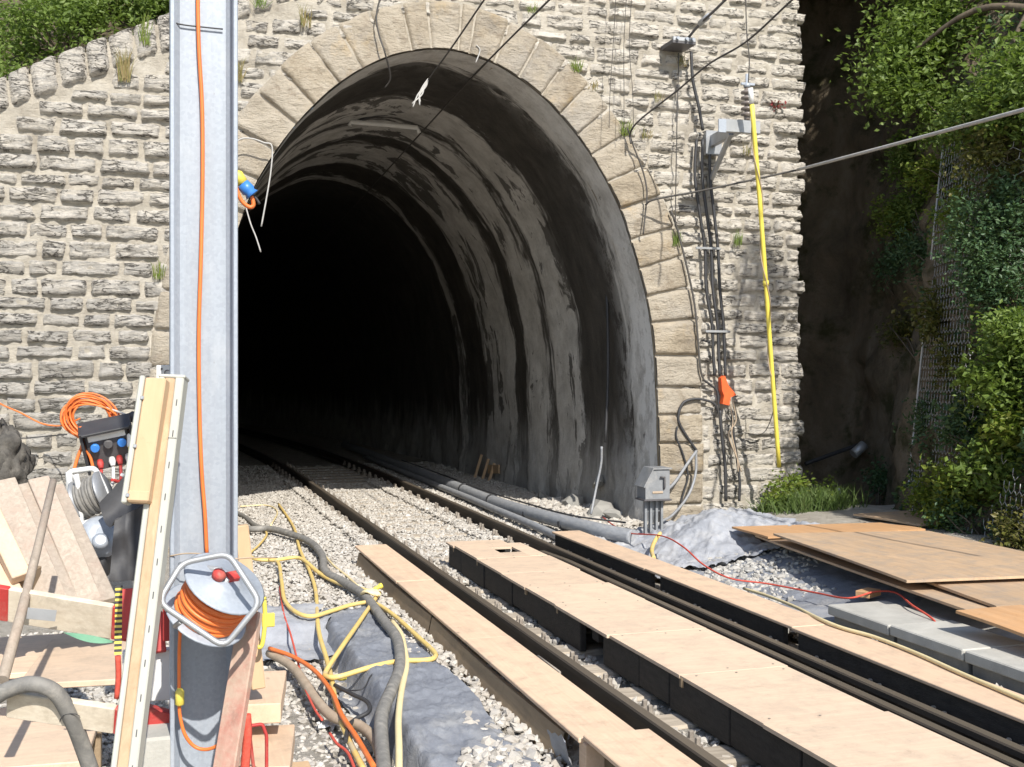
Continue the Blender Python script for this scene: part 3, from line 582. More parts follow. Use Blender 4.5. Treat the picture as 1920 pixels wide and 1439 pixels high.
# ------------------------------------------------------------------ conduits right of the right rail, running out of the tunnel
m = MB(); pth = [(4.72, 30, -.04), (4.70, 22, -.04), (4.66, 18, -.03), (4.62, 15.6, -.02), (4.68, 13.9, 0), (4.86, 12.6, .0), (5.1, 11.9, -.02)]
def corr(t): return 1 + .07 * (1 if int(t * 260) % 2 else 0)
c1 = thing('conduit', (4.7, 16, -.17), 'thick grey cable conduit lying along the right rail into the tunnel', 'conduit')
m.tube(pth, .085, 12, 18); m.build('pipe', M_PIPE, c1)
for q in ((4.625, 15.9), (4.66, 14.3), (4.66, 17.6), (4.76, 13.2)): MB().tube([(q[0], q[1] - .03, -.015), (q[0], q[1] + .03, -.015)], .093, 12, 0).build('tape_band', M_CABLE, c1)
m = MB(); m.tube([(4.55, 26, -.08), (4.52, 18, -.07), (4.47, 15.5, -.06), (4.45, 13.6, -.06), (4.44, 12.1, -.08)], .05, 10, 12); m.build('thin_conduit', M_PIPE, label='thinner grey conduit squeezed between right rail and thick conduit', cat='conduit')
m = MB(); m.tube([(4.78, 23, .05), (4.74, 19, .06), (4.66, 16.5, .075), (4.72, 14.6, .08), (4.85, 13.2, .08), (5.3, 12.6, .05)], .012, 6, 8); m.build('cable', M_CABLE, label='thin black cable lying on top of the thick grey conduit', cat='cable')
# ================================================================== RIGHT SIDE
# geotextile sheets and mound
def drape(name, mat, x0, x1, y0, y1, zf, nu, nv, label, seed=0., wob=.05, **kw):
    m = MB()
    def fn(a, b):
        x = x0 + (x1 - x0) * a + wob * fbm(b * 6 + seed, a * 2, 1) * (1 if a in (0, 1) else .4); y = y0 + (y1 - y0) * b + wob * fbm(a * 5 + seed, b * 2, 7)
        return (x, y, zf(x, y) + .022 * fbm(x * 4 + seed, y * 3, 0, 5) + .02 * abs(fbm(x * 9 + seed + 2 * y, y * 2.5, 3, 4)) + .012 * abs(fbm(x * 20 + seed, y * 9, 6, 3)))
    m.grid(fn, nu, nv, True); return m.build(name, mat, None, label, **kw)
def moundz(x, y):
    d = math.hypot((x - 5.75) / .85, (y - 11.35) / .85); ridge = .05 * max(0, 1 - abs((x - 5.75) - .5 * (y - 11.3)) / .25)
    return gz(x, y) + .04 + .21 * (1 - sst(.1, 1.05, d)) + ridge * max(0, 1 - d) + .06 * abs(fbm(x * 2.2, y * 2.2, 8, 3)) + .05 * abs(fbm(x * 5 + y * 3, y * 1.5, 2, 3)) + .025 * abs(fbm(x * 9 - y * 5, y * 5, 4, 3))
drape('covered_mound', M_GEOL, 4.62, 6.75, 10.15, 12.5, moundz, 120, 120, 'heap covered with dusty grey geotextile below the right pier', 2., .10, cat='mound')
drape('geotextile', M_GEO, 4.56, 6.7, 7.7, 10.3, lambda x, y: gz(x, y) + .035 + .05 * math.exp(-((y - 8.0) / .35) ** 2), 60, 70, 'dark geotextile strip between right walkway and plywood sheets', 5., .16, cat='geotextile')
def lsheet(x, y):
    return -.275 + .165 * sst(1.20, 1.32, x) + .02 * math.sin(y * 2)
drape('geotextile', M_GEO, 1.12, 1.80, 4.6, 9.4, lsheet, 70, 260, 'dark geotextile draped over the edge of the trench beside the left walkway', 9., .05, cat='geotextile')
drape('geotextile', M_GEOL, .66, 1.3, 8.3, 9.7, lambda x, y: -.235 + .12 * sst(8.75, 9.0, y), 24, 40, 'grey geotextile flap crossing the trench below the fat grey hose', 12., .05, cat='geotextile')
# concrete slabs
for i, (y1, y0) in enumerate(((7.72, 6.95), (6.94, 6.17), (6.16, 5.39), (5.38, 4.6), (4.59, 3.8))):
    nm = ('farthest, beside the black geotextile corner', 'second from the geotextile end', 'third from the geotextile end', 'nearest in view at the right edge', 'out past the right picture edge')[i]
    t = thing('concrete_slab', (5.17, (y0 + y1) / 2, -.12), 'grey concrete trough slab in the row, ' + nm, 'slab', 'concrete trough slabs'); dz = random.uniform(-.004, .004)
    MB().box((5.17, (y0 + y1) / 2, .01 + dz), (.52, y1 - y0 - .008, .075), ch=.008).build('lid', M_CONC, t)
    MB().box((5.19, (y0 + y1) / 2, -.085), (.46, y1 - y0 - .03, .11), ch=.006).build('trough', M_CONCD, t)
m = MB(); m.prism([(5.55, 8.1, -.15), (6.0, 8.1, -.12), (6.0, 8.1, .09), (5.62, 8.1, .0)], (-.12, -5, 0)); m.build('kerb_beam', M_CONCD, label='long old concrete beam half under the plywood sheets', cat='beam')
MB().box((5.43, 7.95, .06), (.20, .12, .05), Matrix.Rotation(.5, 3, 'Z')).build('timber_block', M_OSBO, label='small orange timber block on the concrete beam end', cat='block')
# plywood sheets
def sheet(p0, p1, wd, mat, name, label, th=.02, dz=0., warp=.015):
    p0, p1 = V(p0), V(p1); x = (p1 - p0); L = x.length; x.normalize(); yv = V((0, 0, 1)).cross(x).normalized(); zv = x.cross(yv); m = MB(); sd_ = random.random() * 9
    if yv.y < 0: pass
    def top(a, b, o): return p0 + x * L * a + yv * wd * b + zv * (o + warp * math.sin(a * 3.1 + sd_) * (.5 + b))
    m.grid(lambda a, b: top(a, b, th), 14, 6); m.grid(lambda a, b: top(a, b, 0), 14, 6)
    m.grid(lambda a, b: top(a, 0, th * b), 14, 1, False); m.grid(lambda a, b: top(a, 1, th * b), 14, 1, False); m.grid(lambda a, b: top(0, a, th * b), 6, 1, False); m.grid(lambda a, b: top(1, a, th * b), 6, 1, False)
    return m.build(name, mat, None, label, 'plywood')
def sh(u0, v0, u1, v1, z0, z1, wd, mat, label, **k): sheet(PZ(u1, v1, z1), PZ(u0, v0, z0), -wd, mat, 'plywood_sheet', label, **k)
sh(1372, 990, 1440, 1012, .20, .19, 1.75, M_OSBO, 'orange plywood sheet nearest the green grass, at the far end of the pile')
sh(1416, 1006, 1812, 1150, .17, .15, .45, M_OSB, 'long narrow brown board under the front edge of the plywood pile')
sh(1450, 1003, 1700, 1095, .25, .24, 1.62, M_OSB, 'large grey-stained plywood sheet on top of the pile by the rock bank')
sh(1578, 1040, 1868, 1141, .205, .19, 1.55, M_OSB, 'large brown plywood sheet reaching the right picture edge, below the grey-stained one')
sh(1792, 1152, 1990, 1220, .185, .17, .52, M_OSBO, 'small orange plywood offcut nearest the concrete slabs')
sh(1600, 967, 1725, 988, .17, .17, .9, M_OSB, 'pale brown board sticking out behind the pile towards the rock bank', warp=.005)
MB().beam(PZ(1372, 968, .1), PZ(1405, 985, .1), .12, .04).build('timber_offcut', M_PLYL, label='short timber offcut behind the covered heap', cat='offcut')
for u, v in ((1480, 1035), (1600, 1075), (1700, 1110), (1800, 1145)):
    p = PZ(u, v, .08); 
# bearers under the sheets
for i, (u, v) in enumerate(((1500, 1022), (1650, 1075), (1790, 1130))):
    p = PZ(u, v, .1) + V((.25, .12, 0)); MB().beam(p, p + V((.9, .5, .02)), .09, p.z + .06 - gz(p.x, p.y)).build('bearer', M_PLYD, label=('timber bearer under the plywood pile, ' + ('far end', 'middle', 'near end')[i]), cat='bearer')
# ------------------------------------------------------------------ trackside cabinet on legs
def cabpt(u, v): return PY(u, v, 12.15)
a = cabpt(1203, 935); b = cabpt(1248, 935); wdt = (b - a).length; cx = (a.x + b.x) / 2; cyb = 12.15; z0 = a.z; z1 = cabpt(1220, 880).z; zg = cabpt(1220, 1000).z
cab = thing('trackside_cabinet', (cx, cyb, zg), 'grey trackside control cabinet with sloping lid on a short stand', 'cabinet')
h = z1 - z0; hw = wdt / 2
hs_ = MB().prism([(cx - hw, cyb - .11, z0), (cx + hw, cyb - .11, z0), (cx + hw, cyb - .11, z1), (cx - hw * .35, cyb - .11, z1), (cx - hw, cyb - .11, z0 + h * .45)], (0, .24, 0)).build('housing', M_BOXG, cab)
MB().prism([(cx - hw - .03, cyb - .13, z0 + h * .42), (cx - hw * .4, cyb - .13, z1 + .02), (cx + hw + .02, cyb - .13, z1 + .02), (cx + hw + .02, cyb - .13, z1 + .005), (cx - hw * .38, cyb - .13, z1 + .004), (cx - hw - .015, cyb - .13, z0 + h * .40)], (0, .28, 0)).build('lid', M_BOXG, cab)
MB().box((cx, cyb + .01, z0 - .012), (wdt + .04, .27, .02)).build('base_flange', M_DGREY, cab)
MB().box((cx, cyb - .113, z0 + .075), (.13, .012, .025)).build('name_plate', M_TANH, hs_)
MB().tube([(cx + hw * .5, cyb - .12, z0 + h * .35), (cx + hw * .5, cyb - .135, z0 + h * .4), (cx + hw * .5, cyb - .135, z0 + h * .75), (cx + hw * .15, cyb - .135, z0 + h * .75)], .012, 6, 0).build('handle', M_DGREY, hs_)
for dx in (-.10, -.035, .035, .10): MB().beam((cx + dx, cyb + .01, zg - .05), (cx + dx, cyb + .01, z0 - .02), .03, .05, (0, 1, 0)).build('stand_leg', M_BOXG, cab)
MB().box((cx, cyb + .03, (zg + z0) / 2 + .1), (.22, .02, .12)).build('stand_plate', M_BOXG, cab)
def wirep(pix, Y): return [PY(u, v, Y if not isinstance(Y, list) else Y[i]) for i, (u, v) in enumerate(pix)]
def cable(pix, Y, r, mat, label, name='cable', cat='cable', n=6, k=6, parent=None):
    m = MB(); m.tube(wirep(pix, Y), r, n, k)
    return m.build(name, mat, parent) if parent else m.build(name, mat, None, label, cat)
WY = YP - .11
cable([(1243, 925), (1265, 905), (1290, 868), (1306, 846)], [12.1, 12.4, 12.8, 13.0], .018, M_PIPE, 'grey cable rising from the cabinet to the loop on the right pier')
cable([(1305, 845), (1304, 890), (1290, 930), (1262, 965), (1240, 978)], [13.0, 13.0, 12.9, 12.5, 12.2], .017, M_PIPE, 'grey cable sagging from the right pier to the foot of the cabinet')
cable([(1306, 845), (1290, 822), (1275, 797), (1272, 780), (1280, 757), (1298, 749), (1320, 750), (1340, 758), (1347, 775)], WY, .017, M_CABLE, 'dark cable loop arching over the lower right pier stones')
cable([(1270, 800), (1268, 820), (1280, 850), (1290, 890), (1283, 920), (1276, 945)], WY, .012, M_CABLE, 'thin black cable falling down the right pier inside the loop')
# three conduits down the right wall
for i, (dx, lb) in enumerate(((0, 'left'), (13, 'middle'), (27, 'right'))):
    cable([(1306 + dx * .9, 262), (1303 + dx * 1.05, 330), (1312 + dx, 400), (1322 + dx * .9, 470), (1324 + dx * .95, 540), (1335 + dx * .8, 610), (1337 + dx * .8, 660), (1340 + dx * .75, 705)], WY - .02, .02, M_CABLE, f'{lb} of the three black cables clipped down the wall right of the arch')
for v, u in ((466, 1318), (622, 1336)):
    p = PY(u + 10, v, WY - .05); MB().box(p, (.34, .02, .03)).build('cable_clamp', M_STEEL, label=('upper' if v < 500 else 'lower') + ' metal clamp across the three black wall cables', cat='clamp')
cable([(1350, 770), (1352, 800), (1356, 840), (1360, 880), (1361, 940)], WY - .02, .022, M_CABLE, 'black conduit dropping to the ground below the orange sleeve')
cable([(1372, 770), (1376, 820), (1383, 870), (1387, 905), (1386, 940)], WY - .02, .018, M_CABLE, 'black cable right of the conduit at the wall foot')
cable([(1345, 760), (1352, 800), (1372, 840), (1370, 870), (1378, 890), (1384, 880)], WY - .02, .008, M_DWIRE, 'loose thin wire hanging below the orange sleeve', 'wire', 'wire')
for i, (a_, b_) in enumerate(((1368, 0), (1374, 5))):
    cable([(a_, 752), (a_ + 6, 790), (a_ + 4 - i * 12, 815), (a_ + 14 - i * 6, 860), (a_ + 16, 885)], WY - .03, .009, M_TANH, ('left' if i == 0 else 'right') + ' tan loose wire dangling under the orange sleeve', 'wire', 'wire')
cable([(1318, 712), (1332, 722), (1345, 735), (1348, 770)], WY, .014, M_CABLE, 'short cable bending round above the pier loop')
cable([(1176, 240), (1188, 275), (1205, 320), (1213, 360), (1210, 400), (1206, 440)], YP - .16, .010, M_DWIRE, 'thin dark cable running down along the right arch stones', 'wire', 'wire')
cable([(1258, 395), (1270, 430), (1290, 510), (1302, 570), (1308, 630), (1313, 690), (1320, 715)], YP - .14, .013, M_DWIRE, 'dark cable following the outer edge of the right pier', 'wire', 'wire')
cable([(1183, 270), (1182, 250), (1200, 225), (1270, 170), (1330, 120), (1400, 78), (1480, 5), (1520, -30)], [13.0, 13.0, 12.8, 12.3, 11.8, 11.2, 10.4, 10], .012, M_DWIRE, 'dark wire slanting up to the right across the wall from the arch', 'wire', 'wire', 6, 8)
cable([(1210, 385), (1230, 374), (1330, 355), (1500, 318)], [13.0, 12.9, 12.6, 12.1], .012, M_DWIRE, 'thin stay wire from the right arch to the pale cable end', 'wire', 'wire')
cable([(1495, 319), (1560, 302), (1700, 265), (1920, 206), (2100, 156), (2500, 40), (2950, -60)], [12.1, 11.2, 9.8, 7.9, 6.9, 5.2, 4.0], .018, M_LWIRE, 'thick pale cable crossing in front of the shaded rock bank')
# orange sleeve on the wall cables
m = MB(); c0 = PY(1362, 735, WY - .08)
m.prism([c0 + V((-.07, 0, .17)), c0 + V((-.02, 0, .2)), c0 + V((.03, 0, .08)), c0 + V((.14, 0, -.04)), c0 + V((.06, 0, -.07)), c0 + V((.04, 0, -.17)), c0 + V((-.05, 0, -.15)), c0 + V((-.03, 0, -.05)), c0 + V((-.06, 0, .02))], (0, .09, 0)); m.build('orange_sleeve', M_ORB, label='crumpled orange plastic sleeve hanging on the wall cables', cat='sleeve')
# bracket, insulator, yellow earthing pole
br = thing('wall_bracket', PY(1335, 250, YP), 'grey steel bracket arm carrying the ribbed insulator on the right wall', 'bracket')
YB = YP - .95; e0 = PY(1330, 258, YP - .02); e1 = PY(1392, 240, YB)
MB().beam((e0.x, YP + .05, e1.z), (e1.x - .05, YB, e1.z), .07, .14).build('arm', M_STEEL, br)
MB().beam((e1.x - .28, YB, e1.z + .01), (e1.x + .22, YB, e1.z + .01), .07, .15).build('cross_arm', M_STEEL, br)
MB().box((e0.x, YP - .1, e1.z - .02), (.22, .1, .3)).build('wall_plate', M_STEEL, br)
MB().box((e1.x - .28, YB - .03, e1.z), (.1, .02, .16)).build('end_plate', M_GALV, br)
MB().beam((e0.x, YP + .02, e1.z - .55), (e1.x - .1, YB + .1, e1.z - .06), .05, .05).build('strut', M_STEEL, br)
ins = thing('insulator', (e1.x + .1, YB, e1.z + .09), 'ribbed brown insulator standing on the bracket arm', 'insulator')
pr2 = []
for i in range(5): pr2 += [(.03, .05 + i * .065), (.075, .06 + i * .065), (.07, .085 + i * .065), (.03, .10 + i * .065)]
MB().lathe([(.035, 0), (.035, .05)] + pr2 + [(.03, .39)], (e1.x + .06, YB, e1.z + .09), (0, 0, 1), 14).build('ribbed_body', M_INSUL, ins)
MB().lathe([(.04, 0), (.04, .04), (.018, .05), (.018, .16)], (e1.x + .06, YB, e1.z + .48), (0, 0, 1), 10).build('cap', M_GALV, ins)
MB().beam((e1.x - .02, YB, e1.z + .52), (e1.x + .16, YB, e1.z + .52), .03, .03).build('clamp', M_GALV, ins)
pp = [PY(1407, 165, 11.95), PY(1462, 876, 12.6)]
pol = thing('earthing_pole', pp[1], 'long yellow earthing pole hanging down from the insulator', 'pole')
mid = [pp[0] + (pp[1] - pp[0]) * t + V((.008 * math.sin(t * 5), 0, 0)) for t in (0.04, .3, .5, .7, 1)]
MB().tube(mid, .027, 12, 5).build('shaft', M_YEL, pol); MB().tube([pp[0], mid[0]], .03, 12, 0).build('white_tip', M_WHITE, pol)
q = mid[2]; d = (pp[1] - pp[0]).normalized(); MB().tube([q - d * .03, q + d * .03], .036, 12, 0).build('collar', M_YEL, pol)
sp = []
for i in range(40):
    t = .02 + i / 40 * .75; q = pp[0] + (pp[1] - pp[0]) * t + V((.008 * math.sin(t * 5), 0, 0)); a = i * .42; sp.append(q + V((math.cos(a) * .036, math.sin(a) * .036, 0)))
MB().tube(sp, .007, 5, 3).build('wound_wire', M_TANH, pol)
cable([(1455, 700), (1452, 760), (1440, 800), (1425, 815), (1395, 812)], [12.5, 12.6, 13, 13.05, 13.05], .006, M_DWIRE, 'thin slack wire between the yellow pole and the wall', 'wire', 'wire')
# upper anchor plate
an = thing('anchor_plate', PY(1278, 82, YP), 'dark steel wire anchor plate high on the wall right of the arch', 'anchor')
p = PY(1278, 82, YP - .3); MB().box((p.x, YP - .2, p.z), (.31, .36, .05)).build('plate', M_DGREY, an); MB().box((p.x, YP - .36, p.z + .03), (.30, .05, .05)).build('edge_angle', M_STEEL, an)
for dx in (-.1, .02, .1): MB().lathe([(.02, 0), (.02, .03)], (p.x + dx, YP - .39, p.z + .03), (0, -1, 0), 6, False).build('bolt', M_GALV, an)
cable([(1290, 72), (1310, 48), (1345, 15), (1380, -20)], [12.9, 12.6, 12.2, 11.8], .018, M_DGREY, 'dark tension wire with turnbuckle pulled up from the anchor plate', 'tension_wire', 'wire')
m = MB(); m.tube(wirep([(1312, 45), (1330, 29)], [12.58, 12.4]), .035, 8, 0); m.build('turnbuckle', M_STEEL, label='grey turnbuckle in the tension wire above the anchor plate', cat='turnbuckle')
cable([(1272, 100), (1272, 140), (1270, 200), (1268, 300), (1266, 420)], YP - .13, .007, M_DWIRE, 'thin vertical wire hanging on the wall below the anchor plate', 'wire', 'wire')
cable([(1296, 98), (1299, 150), (1310, 200), (1318, 245)], YP - .14, .020, M_CABLE, 'black cable from the anchor plate down to the bracket')
cable([(1398, -20), (1400, 60), (1405, 110), (1403, 155)], [12.0] * 4, .007, M_DWIRE, 'thin vertical wire coming down to the insulator', 'wire', 'wire')
for i, u in enumerate((1150, 1170, 1180)): cable([(u + 6, -30), (u, 80), (u - 6 + i * 6, 170), (u - 8 + i * 8, 240)], 12.9, .004, M_DWIRE, f'{("left", "middle", "right")[i]} of three hair-thin wires hanging before the right arch shoulder', 'wire', 'wire')
# catenary wires into the tunnel
cable([(1060, -30), (1030, 0), (900, 130), (780, 260), (680, 370), (560, 500)], [10.2, 10.8, 13.5, 17, 22, 30], .012, M_DWIRE, 'black contact wire slanting down into the dark tunnel', 'contact_wire', 'wire', 6, 6)
cable([(925, -20), (908, 0), (850, 85), (803, 150)], [10.8, 11.1, 12.2, 13.2], .010, M_DWIRE, 'short wire ending in a frayed coil below the arch crown', 'wire', 'wire')
m = MB()
for i in range(4): a = i * 1.7; m.tube(wirep([(803, 148), (796 + 3 * math.cos(a), 162), (787 + 4 * math.sin(a), 178), (780 + 8 * math.cos(a * 2), 192 + 3 * i)], 13.2), .010, 5, 5)
m.build('frayed_wire_end', M_LWIRE, label='frayed pale wire end dangling below the arch crown', cat='wire end')
cable([(716, -10), (708, 15), (706, 40), (712, 70), (722, 100), (732, 145), (722, 165)], [13.0, 13.02, 13.02, 13.02, 13.0, 13.2, 13.3], .010, M_DWIRE, 'dark cable hanging down over the arch stones left of the crown')
cable([(440, 268), (455, 260), (475, 261), (495, 268), (510, 275), (508, 320), (500, 370), (490, 425)], 12.95, .009, M_LWIRE, 'pale wire looped over the left arch stones and hanging down', 'wire', 'wire')
cable([(460, 385), (470, 420), (480, 445), (489, 473)], 12.9, .008, M_LWIRE, 'pale wire stub hanging at the left tunnel edge', 'wire', 'wire')
m = MB(); m.tube(wirep([(656, 236), (658, 229), (720, 234), (782, 240), (786, 250)], 16.5), .035, 8, 0); m.build('white_tube', M_WHITE, label='white bent tube hanging under the tunnel vault', cat='tube')
cable([(656, 232), (700, 218), (740, 214), (780, 212), (812, 222), (830, 205)], 16.8, .02, M_CABLE, 'dark cable strung above the white tube under the vault')
cable([(892, 118), (900, 95), (893, 85)], 13.1, .008, M_LWIRE, 'short pale wire stub at the arch edge right of the crown', 'wire', 'wire')
# connectors dangling left of the tunnel mouth
pl = thing('plug_connector', PY(460, 355, 4.6), 'yellow and blue cable connector on an orange loop hanging beside the mast', 'connector')
a, b, c = PY(442, 322, 4.6), PY(455, 345, 4.6), PY(473, 366, 4.6)
MB().lathe([(.012, 0), (.022, .01), (.024, (b - a).length)], a, b - a, 10).build('yellow_cap', M_YEL, pl); MB().lathe([(.025, 0), (.028, (c - b).length * .6), (.022, (c - b).length * .75), (.03, (c - b).length)], b, c - b, 10).build('blue_body', M_BLUE, pl)
MB().tube(wirep([(444, 325), (443, 350), (452, 375), (466, 388), (475, 385), (472, 368)], 4.6), .0085, 7, 6).build('cable_loop', M_ORC, pl)
MB().tube(wirep([(472, 366), (480, 372), (487, 383)], 4.6), .005, 6, 4).build('wire_end', M_CABLE, pl)
# planks leaning inside the tunnel
for i, (u0, v0, u1, v1) in enumerate(((890, 897, 903, 853), (903, 904, 916, 861), (914, 912, 927, 869))):
    p0 = PX(u0, v0, 5.75); p1 = PX(u1, v1, 5.93); MB().beam(p0, p1, .05, .03, (0, 1, 0)).build('leaning_lath', M_FORMTAN, label=('first', 'second', 'third')[i] + ' from the left of the yellow laths leaning on the tunnel wall', cat='lath', group='laths on the tunnel wall')
MB().beam(PX(916, 880, 5.9), PX(936, 880, 5.9), .03, .16, (0, 0, 1)).build('lath_board', M_FORMTAN, label='brown board behind the laths on the tunnel wall', cat='board')
# rubble at the foot of the right tunnel wall
for i, (u, v, r_) in enumerate(((1075, 945, .17), (1120, 905, .10), (1128, 955, .2), (1018, 935, .12), (1090, 965, .1), (1150, 965, .14))):
    p = PX(u, v, 5.72 if i != 1 else 5.9); vv, ff = rocks(np.array([tuple(p)]), np.array([r_]), .9, i + 3); npmesh('rubble_stone', vv, ff, M_CONCD, 3, label=('large pale', 'small high', 'largest', 'leftmost', 'small low', 'rightmost')[i] + ' rubble stone at the foot of the right tunnel wall', cat='stone', group='rubble at the tunnel wall')
cable([(1128, 838), (1127, 870), (1118, 915), (1108, 965)], [13.55, 13.6, 13.6, 13.5], .016, M_PIPE, 'grey ribbed hose hanging down the right tunnel wall', 'hose', 'hose')
cable([(1080, 500 - 240), (1110, 330), (1128, 420), (1138, 560), (1140, 700), (1135, 830)], [14.9, 14.7, 14.6, 14.5, 14.45, 14.4], .02, M_CABLE, 'dark bluish cable running up the right side of the lining', 'cable', 'cable')
# hoses and wires on the ground right
def gpath(pix, z): return [PZ(u, v, z if not isinstance(z, list) else z[i]) for i, (u, v) in enumerate(pix)]
m = MB(); m.tube(gpath([(1238, 1000), (1228, 1015), (1222, 1032), (1226, 1048)], [.12, .06, .02, .0]), .022, 8, 6); m.build('hose', M_YELH, label='short yellow hose stub curving over the grey covered heap', cat='hose')
m = MB(); m.tube(gpath([(1395, 1104), (1440, 1118), (1490, 1138), (1535, 1160), (1580, 1178), (1640, 1195), (1720, 1226), (1800, 1262), (1908, 1308), (2050, 1372)], [.0, .02, .05, .085, .085, .085, .085, .085, .085, .085]), .013, 8, 6); m.build('hose', M_PALEH, label='thin pale yellow hose lying along the edge of the right walkway', cat='hose')
m = MB(); m.tube(gpath([(1130, 970), (1150, 985), (1180, 1000), (1240, 1005), (1280, 1025), (1320, 1060), (1370, 1085), (1440, 1095), (1530, 1112), (1590, 1122), (1640, 1110), (1680, 1112), (1710, 1135), (1745, 1158), (1760, 1175)], [.0, .0, .02, .12, .15, .06, .0, -.02, .0, .05, .09, .09, .09, .06, .02]), .008, 6, 6); m.build('cable', M_REDR, label='thin red cable wandering over the right geotextile to the slabs', cat='cable')
m = MB(); m.tube(wirep([(1510, 870), (1560, 852), (1600, 838), (1630, 828)], 14.2), .03, 8, 4); m.build('pipe_stub', M_BLACKP, label='dark pipe sticking out of the shaded rock recess', cat='pipe')
m = MB(); m.tube(wirep([(1600, 852), (1612, 842), (1620, 834)], 13.9), .07, 10, 0); m.build('pipe_end', M_STEEL, label='short grey pipe end beside the dark pipe in the recess', cat='pipe')
m = MB(); m.tube(gpath([(1535, 945), (1560, 945), (1578, 930), (1570, 915)], [.12, .12, .2, .3]), .025, 8, 6); m.build('hose', M_LWIRE, label='curled pale hose end lying behind the plywood pile', cat='hose')
# ================================================================== VEGETATION
def leafmesh(name, P, size, mat, seed=1, up=.5, aspect=.55, **kw):
    r = np.random.default_rng(seed); n = len(P); P = np.asarray(P); size = np.asarray(size) * r.uniform(.6, 1.3, n)
    d = r.normal(size=(n, 3)); d[:, 2] = d[:, 2] * .6 - .15; d /= np.linalg.norm(d, axis=1)[:, None]
    nn = r.normal(size=(n, 3)) * (1 - up) + np.array([0, -.25, 1]) * up; s = np.cross(d, nn); s /= np.linalg.norm(s, axis=1)[:, None] + 1e-9; nn = np.cross(s, d)
    L = size[:, None]; a = P; b = P + d * L * .5 + s * L * aspect * .5 + nn * L * .08; c = P + d * L - nn * L * .05; e = P + d * L * .5 - s * L * aspect * .5 + nn * L * .08
    v = np.stack([a, b, c, e], 1).reshape(-1, 3); f = (np.arange(n) * 4)[:, None] + np.array([0, 1, 2, 3]); return npmesh(name, v, f, mat, 4, **kw)
def clumps(c, rad, nclump, per, cr, seed, shell=.55):
    r = np.random.default_rng(seed); d = r.normal(size=(nclump, 3)); d /= np.linalg.norm(d, axis=1)[:, None]
    q = np.array(c) + d * np.array(rad) * r.uniform(shell, 1, (nclump, 1)); rr = cr * r.uniform(.5, 1.3, (nclump, 1, 1))
    return (q[:, None] + r.normal(size=(nclump, per, 3)) * rr * .5).reshape(-1, 3), q
def shrub(name, label, cat, base, c, rad, nclump, per, cr, leaf, mat, seed, group=None, stemr=.02, shell=.45, nst=7, up=.5):
    t = thing(name, base, label, cat, group); P, q = clumps(c, rad, nclump, per, cr, seed, shell); leafmesh('foliage', P, np.full(len(P), leaf), mat, seed, up, parent=t); r = random.Random(seed); m = MB()
    for i in range(nst):
        e = V(q[r.randrange(len(q))]); b = V(base); mid = (b + e) / 2 + V((r.uniform(-.1, .1), r.uniform(-.1, .1), r.uniform(0, .15))); m.tube([b, mid, e], stemr, 5, 4, True, lambda u: 1 - .75 * u)
    m.build('stem', M_BARK, t); return t
# green bushes on the slope behind the raking coping
hs = [(-3.0, 15.1, .75, 'dense green bush at the left picture edge above the wall'), (-2.0, 14.75, .6, 'leafy bush right behind the lowest coping stones'), (-1.1, 15.2, .7, 'bright green bush halfway up the slope behind the coping'), (-.5, 15.6, .6, 'green bush high on the slope left of the mast'),
      (.15, 14.9, .5, 'bush beside the mast top behind the coping'), (-2.3, 16.1, .8, 'bush further back on the slope at the top left corner'), (-1.2, 16.9, .9, 'bush at the top edge above the coping middle'), (.9, 15.6, .7, 'bush hidden mostly behind the mast on the slope'), (-.2, 17.2, .8, 'farthest bush on the slope left of the mast'), (-3.4, 17.2, 1.0, 'tall bush at the far top left corner'), (1.9, 15.4, .5, 'small bush above the wall just right of the mast')]
for i, (x, y, r_, lb) in enumerate(hs):
    z = hillz(x, y); shrub('bush', lb, 'bush', (x, y, z - .1), (x, y, z + r_ * .35), (r_, r_ * .8, r_ * .8), 95, 34, .22, .075, M_LEAF if i % 3 else M_LEAFY, 50 + i, 'bushes on the slope')
leafP = []; r = np.random.default_rng(5)
for _ in range(5200):
    x, y = r.uniform(-3.6, 2.4), r.uniform(13.85, 17.5); leafP.append((x, y, hillz(x, y) + r.uniform(0, .22)))
leafmesh('ground_cover', leafP, np.full(len(leafP), .085), M_LEAF, 8, .6, kind='stuff', label='green leafy ground cover on the slope behind the wall', cat='ground cover')
# grass tufts growing from joints
def tuft(p, h, n, spread, mat, label, name='grass_tuft', cat='grass tuft', seed=0):
    r = np.random.default_rng(seed + 100); p = np.array(p); v = []; f = []
    for i in range(int(n * .7)):
        a = r.uniform(0, 2 * math.pi); d = np.array([math.cos(a) * spread * 1.3, math.sin(a) * spread * .6 - .04, 0]) * r.uniform(.2, 1); hh = h * r.uniform(.45, 1.15); b = p + np.array([r.uniform(-.06, .06), r.uniform(-.02, .02), r.uniform(-.03, .03)]); s = np.array([.0035, 0, 0])
        m_ = b + d * .45 + np.array([0, 0, hh * .65]); e = b + d + np.array([0, 0, hh * .9]); k = len(v); v += [b - s, b + s, m_ + s * .8, m_ - s * .8, e, e]; f += [(k, k + 1, k + 2, k + 3), (k + 3, k + 2, k + 4, k + 4 + 1)]
    return npmesh(name, np.array(v), np.array(f), mat, 4, label=label, cat=cat)
